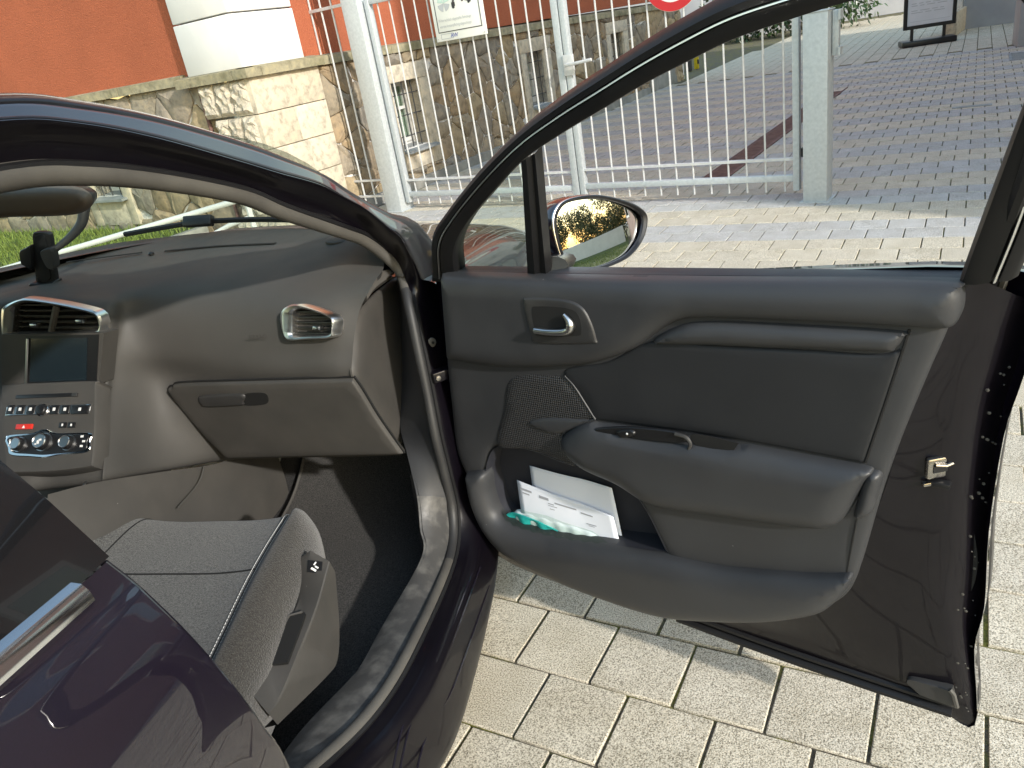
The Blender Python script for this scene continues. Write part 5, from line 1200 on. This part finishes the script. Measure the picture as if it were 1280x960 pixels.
# door pocket: bowl, front wall
BW = DF.off(-.045)
pad('pocket_back', BW, outline(pxo(BW, [(598, 552, 1), (660, 550), (720, 570), (780, 588), (815, 620), (870, 700, 1), (860, 730, 1), (760, 730), (640, 700), (600, 660, 1)]), 4), lambda q, d: 0*d, M['navy'], door, sp=.05, skirt=0)
pk = outline(POCKET, 6); pk2 = np.array([DF.px(*p, .010) for p in pk])
v, f = loftvf([DF.ws(pk2, np.full(len(pk2), .010)), DF.ws(pk2, np.full(len(pk2), -.02)), DF.ws(pk2, np.full(len(pk2), -.046))], True); mk('pocket_lining', v, f, M['navy'], door)
dpad('pocket_front', [(584, 590, 1), (607, 590), (613, 617), (623, 642), (646, 656), (699, 670), (781, 684), (834, 693), (900, 706), (990, 714), (1040, 716), (1064, 717), (1062, 732), (1042, 754), (1017, 766), (962, 774), (900, 774), (830, 768), (760, 747), (700, 724), (640, 694), (610, 664), (592, 627)],
     .012, rnd(.045, .034), M['plastic'], sp=.012, rings=(.003, .008, .015, .025, .036), skirt=.022)
tube('rear_joint', spl([dp(1079, 610, .0125), dp(1065, 680, .0125), dp(1055, 735, .008)], 6), .0015, M['dark'], door, seg=5)
lrf = DF.off(.013); 
dpad('armrest_end', [(1084, 588), (1103, 592), (1098, 618), (1090, 640), (1068, 645), (1073, 620)], .010, rnd(.016, .018), M['plastic'], sp=.01, rings=(.003, .008, .012))
# inside handle
HB = DF.off(.038)
pad('handle_bezel', HB, outline(pxo(HB, [(655, 378), (661, 372), (705, 374), (727, 383), (739, 402), (746, 425), (742, 429), (674, 429), (664, 417)]), 6), rnd(.006, .004), M['plastic_hard'], door, sp=.01, rings=(.002, .004), skirt=.01)
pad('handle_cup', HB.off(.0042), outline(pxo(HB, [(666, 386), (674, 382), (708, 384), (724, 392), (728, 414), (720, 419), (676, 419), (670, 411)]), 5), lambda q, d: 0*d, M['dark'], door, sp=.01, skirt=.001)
hb2 = spl([HB.w(*HB.px(*p), .012) for p in ((673, 410), (690, 412), (708, 412), (717, 408), (716, 399), (709, 390))], 6)
tube('handle_lever', hb2, np.interp(np.linspace(0, 1, len(hb2)), [0, .5, .7, 1], [.006, .0068, .0085, .003]), M['satin'], door, seg=10)
# ------------------------------------------------------------------ window frame
TK = .40
TF = Fr(DF.w(0, .93, -.035), DF.e1, V3(0, 0, 1)+DF.n*TK)          # leans in over the seat
def tp(x, y, h=0): return TF.w(*TF.px(x, y, h), h)
OUTP0 = [(541, 345), (541, 297), (560, 264), (600, 214), (650, 165), (700, 127), (750, 94), (800, 62), (860, 27), (915, 0), (980, -22), (1060, -45), (1140, -64), (1230, -72), (1305, -55), (1342, -5), (1347, 80), (1332, 180), (1303, 272), (1272, 345)]
OUTP = OUTP0
INP = [(572, 345), (570, 312), (584, 281), (618, 240), (655, 200), (706, 165), (755, 136), (806, 105), (860, 77), (915, 50), (980, 27), (1060, 2), (1140, -16), (1220, -20), (1272, -4), (1293, 40), (1290, 100), (1262, 180), (1228, 272), (1199, 352)]
ou = np.array([TF.px(*p) for p in OUTP]); inn = np.array([TF.px(*p) for p in INP])

OU, IN = spl(ou, 6), spl(inn, 6); n = len(OU)
def fsec(ts): return [TF.ws(OU*(1-t)+IN*t, np.full(n, h)) for t, h in ts]
v, f = loftvf(fsec([(.0, -.03), (.0, -.002), (.06, .004), (.30, .006), (.36, .001), (.40, .001), (.45, .008), (.70, .010), (.94, .006), (1, .0), (1, -.03)]))
fro = mk('window_frame', v, f, M['rubber'], door, ang=35)
loft('frame_paint', fsec([(.0, -.031), (-.02, -.02), (-.01, .0), (.10, .007), (.29, .0085)]), M['rubber'], door)
loft('frame_highlight_line', fsec([(.33, .007), (.345, .0095), (.385, .0105), (.40, .0075)]), M['ventring'], door)  # sky highlight on the black frame, put in as a bright metal strip
loft('frame_outside', fsec([(.0, -.031), (.3, -.04), (.8, -.04), (1, -.031)]), M['blackgloss'], door)
# divider and quarter glass
DV = [np.array([TF.px(*p) for p in q]) for q in (((653, 200), (661, 345)), ((670, 190), (684, 346)))]
mb = MB()
L = [TF.ws(DV[0], [-.02, -.02]), TF.ws(DV[0], [.004, .004]), TF.ws(DV[0]*.55+DV[1]*.45, [.008, .008]), TF.ws(DV[0]*.3+DV[1]*.7, [.001, .001]), TF.ws(DV[1], [.004, .004]), TF.ws(DV[1], [-.02, -.02])]
loft('window_divider', L, M['rubber'], door)
qg = [TF.px(*p) for p in ((568, 346), (567, 310), (582, 280), (616, 240), (656, 196), (664, 346))]; qf = TF.off(-.012)
pad('quarter_glass', qf, np.array(qg), lambda q, d: 0*d, M['glass'], door, sp=.05, skirt=0)
dpad('sail_panel', [(540, 352, 1), (541, 330, 1), (574, 338, 1), (577, 352, 1)], -.02, lambda q, d: 0*d, M['rubber'], sp=.03)
tube('belt_seal', spl([dp(575, 343, -.012), dp(800, 347, -.012), dp(1195, 353, -.012)], 6), .006, M['rubber'], door, seg=6)
# rear window channel down to the latch side
tube('rear_channel', spl([tp(1330, 60, .012), tp(1290, 200, .012), tp(1265, 270, .0), dp(1238, 350, -.05), dp(1225, 405, -.055)], 6), .010, M['rubber'], door, seg=8)
tube('rear_channel', spl([tp(1340, 60, .0), tp(1305, 210, -.01), dp(1250, 360, -.07), dp(1232, 412, -.075)], 6), .007, M['seal'], door, seg=8)
# ------------------------------------------------------------------ wing mirror
mc = DF.w(*DF.px(747, 292, -.21), -.21)
an = R(20); mn = DU*math.cos(an)+DF.n*math.sin(an); mn = mn+V3(0, 0, .16); e1_ = np.cross(V3(0, 0, 1), mn)
MF = Fr(mc, e1_, np.cross(mn, e1_))
go = [(693, 283), (697, 263), (712, 252), (745, 248), (780, 256), (798, 267), (801, 281), (795, 301), (780, 319), (755, 331), (728, 337), (713, 336), (701, 316)]
g_ = outline(pxo(MF, go), 6)
ctr = g_.mean(0); ring = lambda s, h, dx=0: MF.ws(ctr+(g_-ctr)*s+np.array([dx, 0]), np.full(len(g_), h))
mh = loft('mirror_housing', [ring(.985, .002), ring(1.0, .006), ring(1.06, .010), ring(1.10, .004), ring(1.13, -.015), ring(1.13, -.04, .005), ring(1.02, -.085, .01), ring(.78, -.12, .015), ring(.4, -.14, .02), ring(.05, -.145, .02)], M['paint'], door, closed=True, ang=35)
loft('mirror_rim', [ring(.99, .004), ring(1.0, .0085), ring(1.05, .0118), ring(1.085, .009)], M['black'], mh if 0 else door, closed=True)
loft('mirror_edge_line', [ring(1.078, .010), ring(1.09, .0095), ring(1.10, .006)], M['satin'], door, closed=True)
pad('mirror_glass', MF, ctr+(g_-ctr)*.995, lambda q, d: .0015-((q-ctr)**2).sum(1)/(2*1.25), M['mirror'], door, sp=.008, skirt=0, ang=180)
ma = [DF.w(*DF.px(690, 333, -.03), -.03), DF.w(*DF.px(696, 330, -.1), -.1), MF.w(ctr[0]-.05, ctr[1]-.03, -.06)]
tube('mirror_arm', spl(ma, 6), np.linspace(.03, .035, 13), M['black'], door, seg=12, flat=.6)
# ================================================================== things in the door pocket
def sheet(name, pts, h, lab, lines, bend):
    fr = DF.off(h); q = [fr.px(*p) for p in pts]; t = empty(name, tuple(fr.w(*q[3])), lab, 'paper', 'papers in the door pocket')
    ctl = []
    for i in range(7):
        s = i/6; row = []
        for j in range(7):
            u = j/6; p = (q[0]*(1-u)+q[1]*u)*(1-s)+(q[3]*(1-u)+q[2]*u)*s
            row.append(fr.w(p[0], p[1], bend*math.sin(u*3.4+s*1.4)-.022*(1-s)+.010*max(0, u-.7)*(1-s)/.3))
        ctl.append(row)
    o = grid('sheet', ctl, M['paper'], t, nu=3, nv=3)
    mod = o.modifiers.new('thickness', 'SOLIDIFY'); mod.thickness = .0004
    C = np.array(ctl); mb = MB()
    def P(u, s): x, y = u*6, s*6; i, j = min(int(y), 5), min(int(x), 5); a, b = y-i, x-j; return (C[i, j]*(1-a)*(1-b)+C[i, j+1]*(1-a)*b+C[i+1, j]*a*(1-b)+C[i+1, j+1]*a*b)+fr.n*.0014
    for (s, u0, u1, w) in lines:
        k = max(2, int((u1-u0)*14)); v = []
        for i in range(k+1): u = u0+(u1-u0)*i/k; v += [P(u, s), P(u, s+w)]
        mb.add(v, [(2*i, 2*i+1, 2*i+3, 2*i+2) for i in range(k)])
    if lines: mb.out('print', M['ink'], t, smooth=False)
    return t
sheet('paper_sheet', [(655, 588), (761, 614), (779, 684), (676, 672)], -.018, 'blank white paper sheet behind the printed one in the door pocket', [], .004)
ln = [(.10, .03, .16, .035), (.17, .05, .13, .02), (.12, .24, .34, .05), (.16, .40, .62, .03), (.21, .33, .39, .018), (.25, .33, .42, .014), (.31, .34, .39, .014), (.2, .66, .78, .03), (.42, .70, .80, .02), (.46, .72, .78, .014)]
sheet('paper_sheet', [(639, 606), (763, 650), (776, 692), (658, 672)], -.004, 'printed white letter standing at the front of the door pocket', ln, .004)
pf = DF.off(-.016)
t = empty('tissue_packet', tuple(pf.w(*pf.px(660, 655))), 'clear plastic packet with teal wrapping in the door pocket', 'packet')
pad('packet_body', pf, outline(pxo(pf, [(638, 656), (641, 643), (652, 638), (700, 650), (750, 668), (760, 682), (700, 678), (660, 668)]), 5), lambda q, d: .012*np.sqrt(np.clip(1-(1-np.clip(d/.02, 0, 1))**2, 0, 1))+.0015*np.sin(q[:, 0]*160+q[:, 1]*90), M['paper'], t, sp=.008, rings=(.003, .008), skirt=.006)
pad('teal_wrapping', pf.off(.0145), outline(pxo(pf, [(634, 650), (641, 637), (664, 643), (692, 655), (712, 668), (692, 674), (655, 666)]), 5), lambda q, d: .004*np.sin(q[:, 0]*120)*np.clip(d/.01, 0, 1), M['teal'], t, sp=.006, skirt=.003)
pad('clear_film', pf.off(.021), outline(pxo(pf, [(630, 650), (636, 636), (652, 630), (700, 642), (755, 662), (768, 683), (700, 680), (655, 669)]), 5), lambda q, d: .012*np.sqrt(np.clip(d/.04, 0, 1))+.0022*np.sin(q[:, 0]*210+3*np.sin(q[:, 1]*120)), M['glass'], t, sp=.006, skirt=0)
# ================================================================== phone holder on the dashboard
hp_ = Fr(IY(47, 356, 1.66), V3(1, .25, 0), (0, 0, 1)); dz = hp_
t = empty('phone_holder', tuple(hp_.O), 'empty black phone holder with side clamps on the dashboard top', 'phone holder')
bx = lambda n, pts, h0, h1, m, r=.004: pad(n, hp_.off(h1-r), outline(pxo(hp_, pts), 5), rnd(r, r), M[m], t, sp=.012, rings=(r*.4,), skirt=h1-h0)
bx('back_plate', [(41, 293), (46, 290), (60, 291), (64, 300), (67, 330), (70, 350), (65, 355), (48, 355), (44, 340), (42, 310)], -.012, .004, 'black')
bx('pad', [(44, 297), (58, 296), (62, 330), (64, 348), (48, 350), (46, 325)], .004, .007, 'rubber', .002)
bx('clamp', [(29, 313), (36, 308), (43, 307), (44, 334), (35, 330), (31, 327)], -.006, .022, 'black')
bx('clamp', [(56, 312), (68, 308), (72, 318), (73, 333), (66, 333), (60, 325)], -.002, .026, 'plastic_hard')
bx('foot', [(42, 352), (60, 353), (70, 350), (69, 356), (44, 357)], -.02, .02, 'black')
ap = [hp_.w(*hp_.px(67, 313), -.004), hp_.w(*hp_.px(84, 298), -.02), hp_.w(*hp_.px(95, 282), -.03), hp_.w(*hp_.px(96, 262), -.04), hp_.w(*hp_.px(92, 245), -.06)]
ap = spl(ap, 6); tube('arm', ap, np.linspace(.008, .017, len(ap)), M['plastic_hard'], t, seg=10)
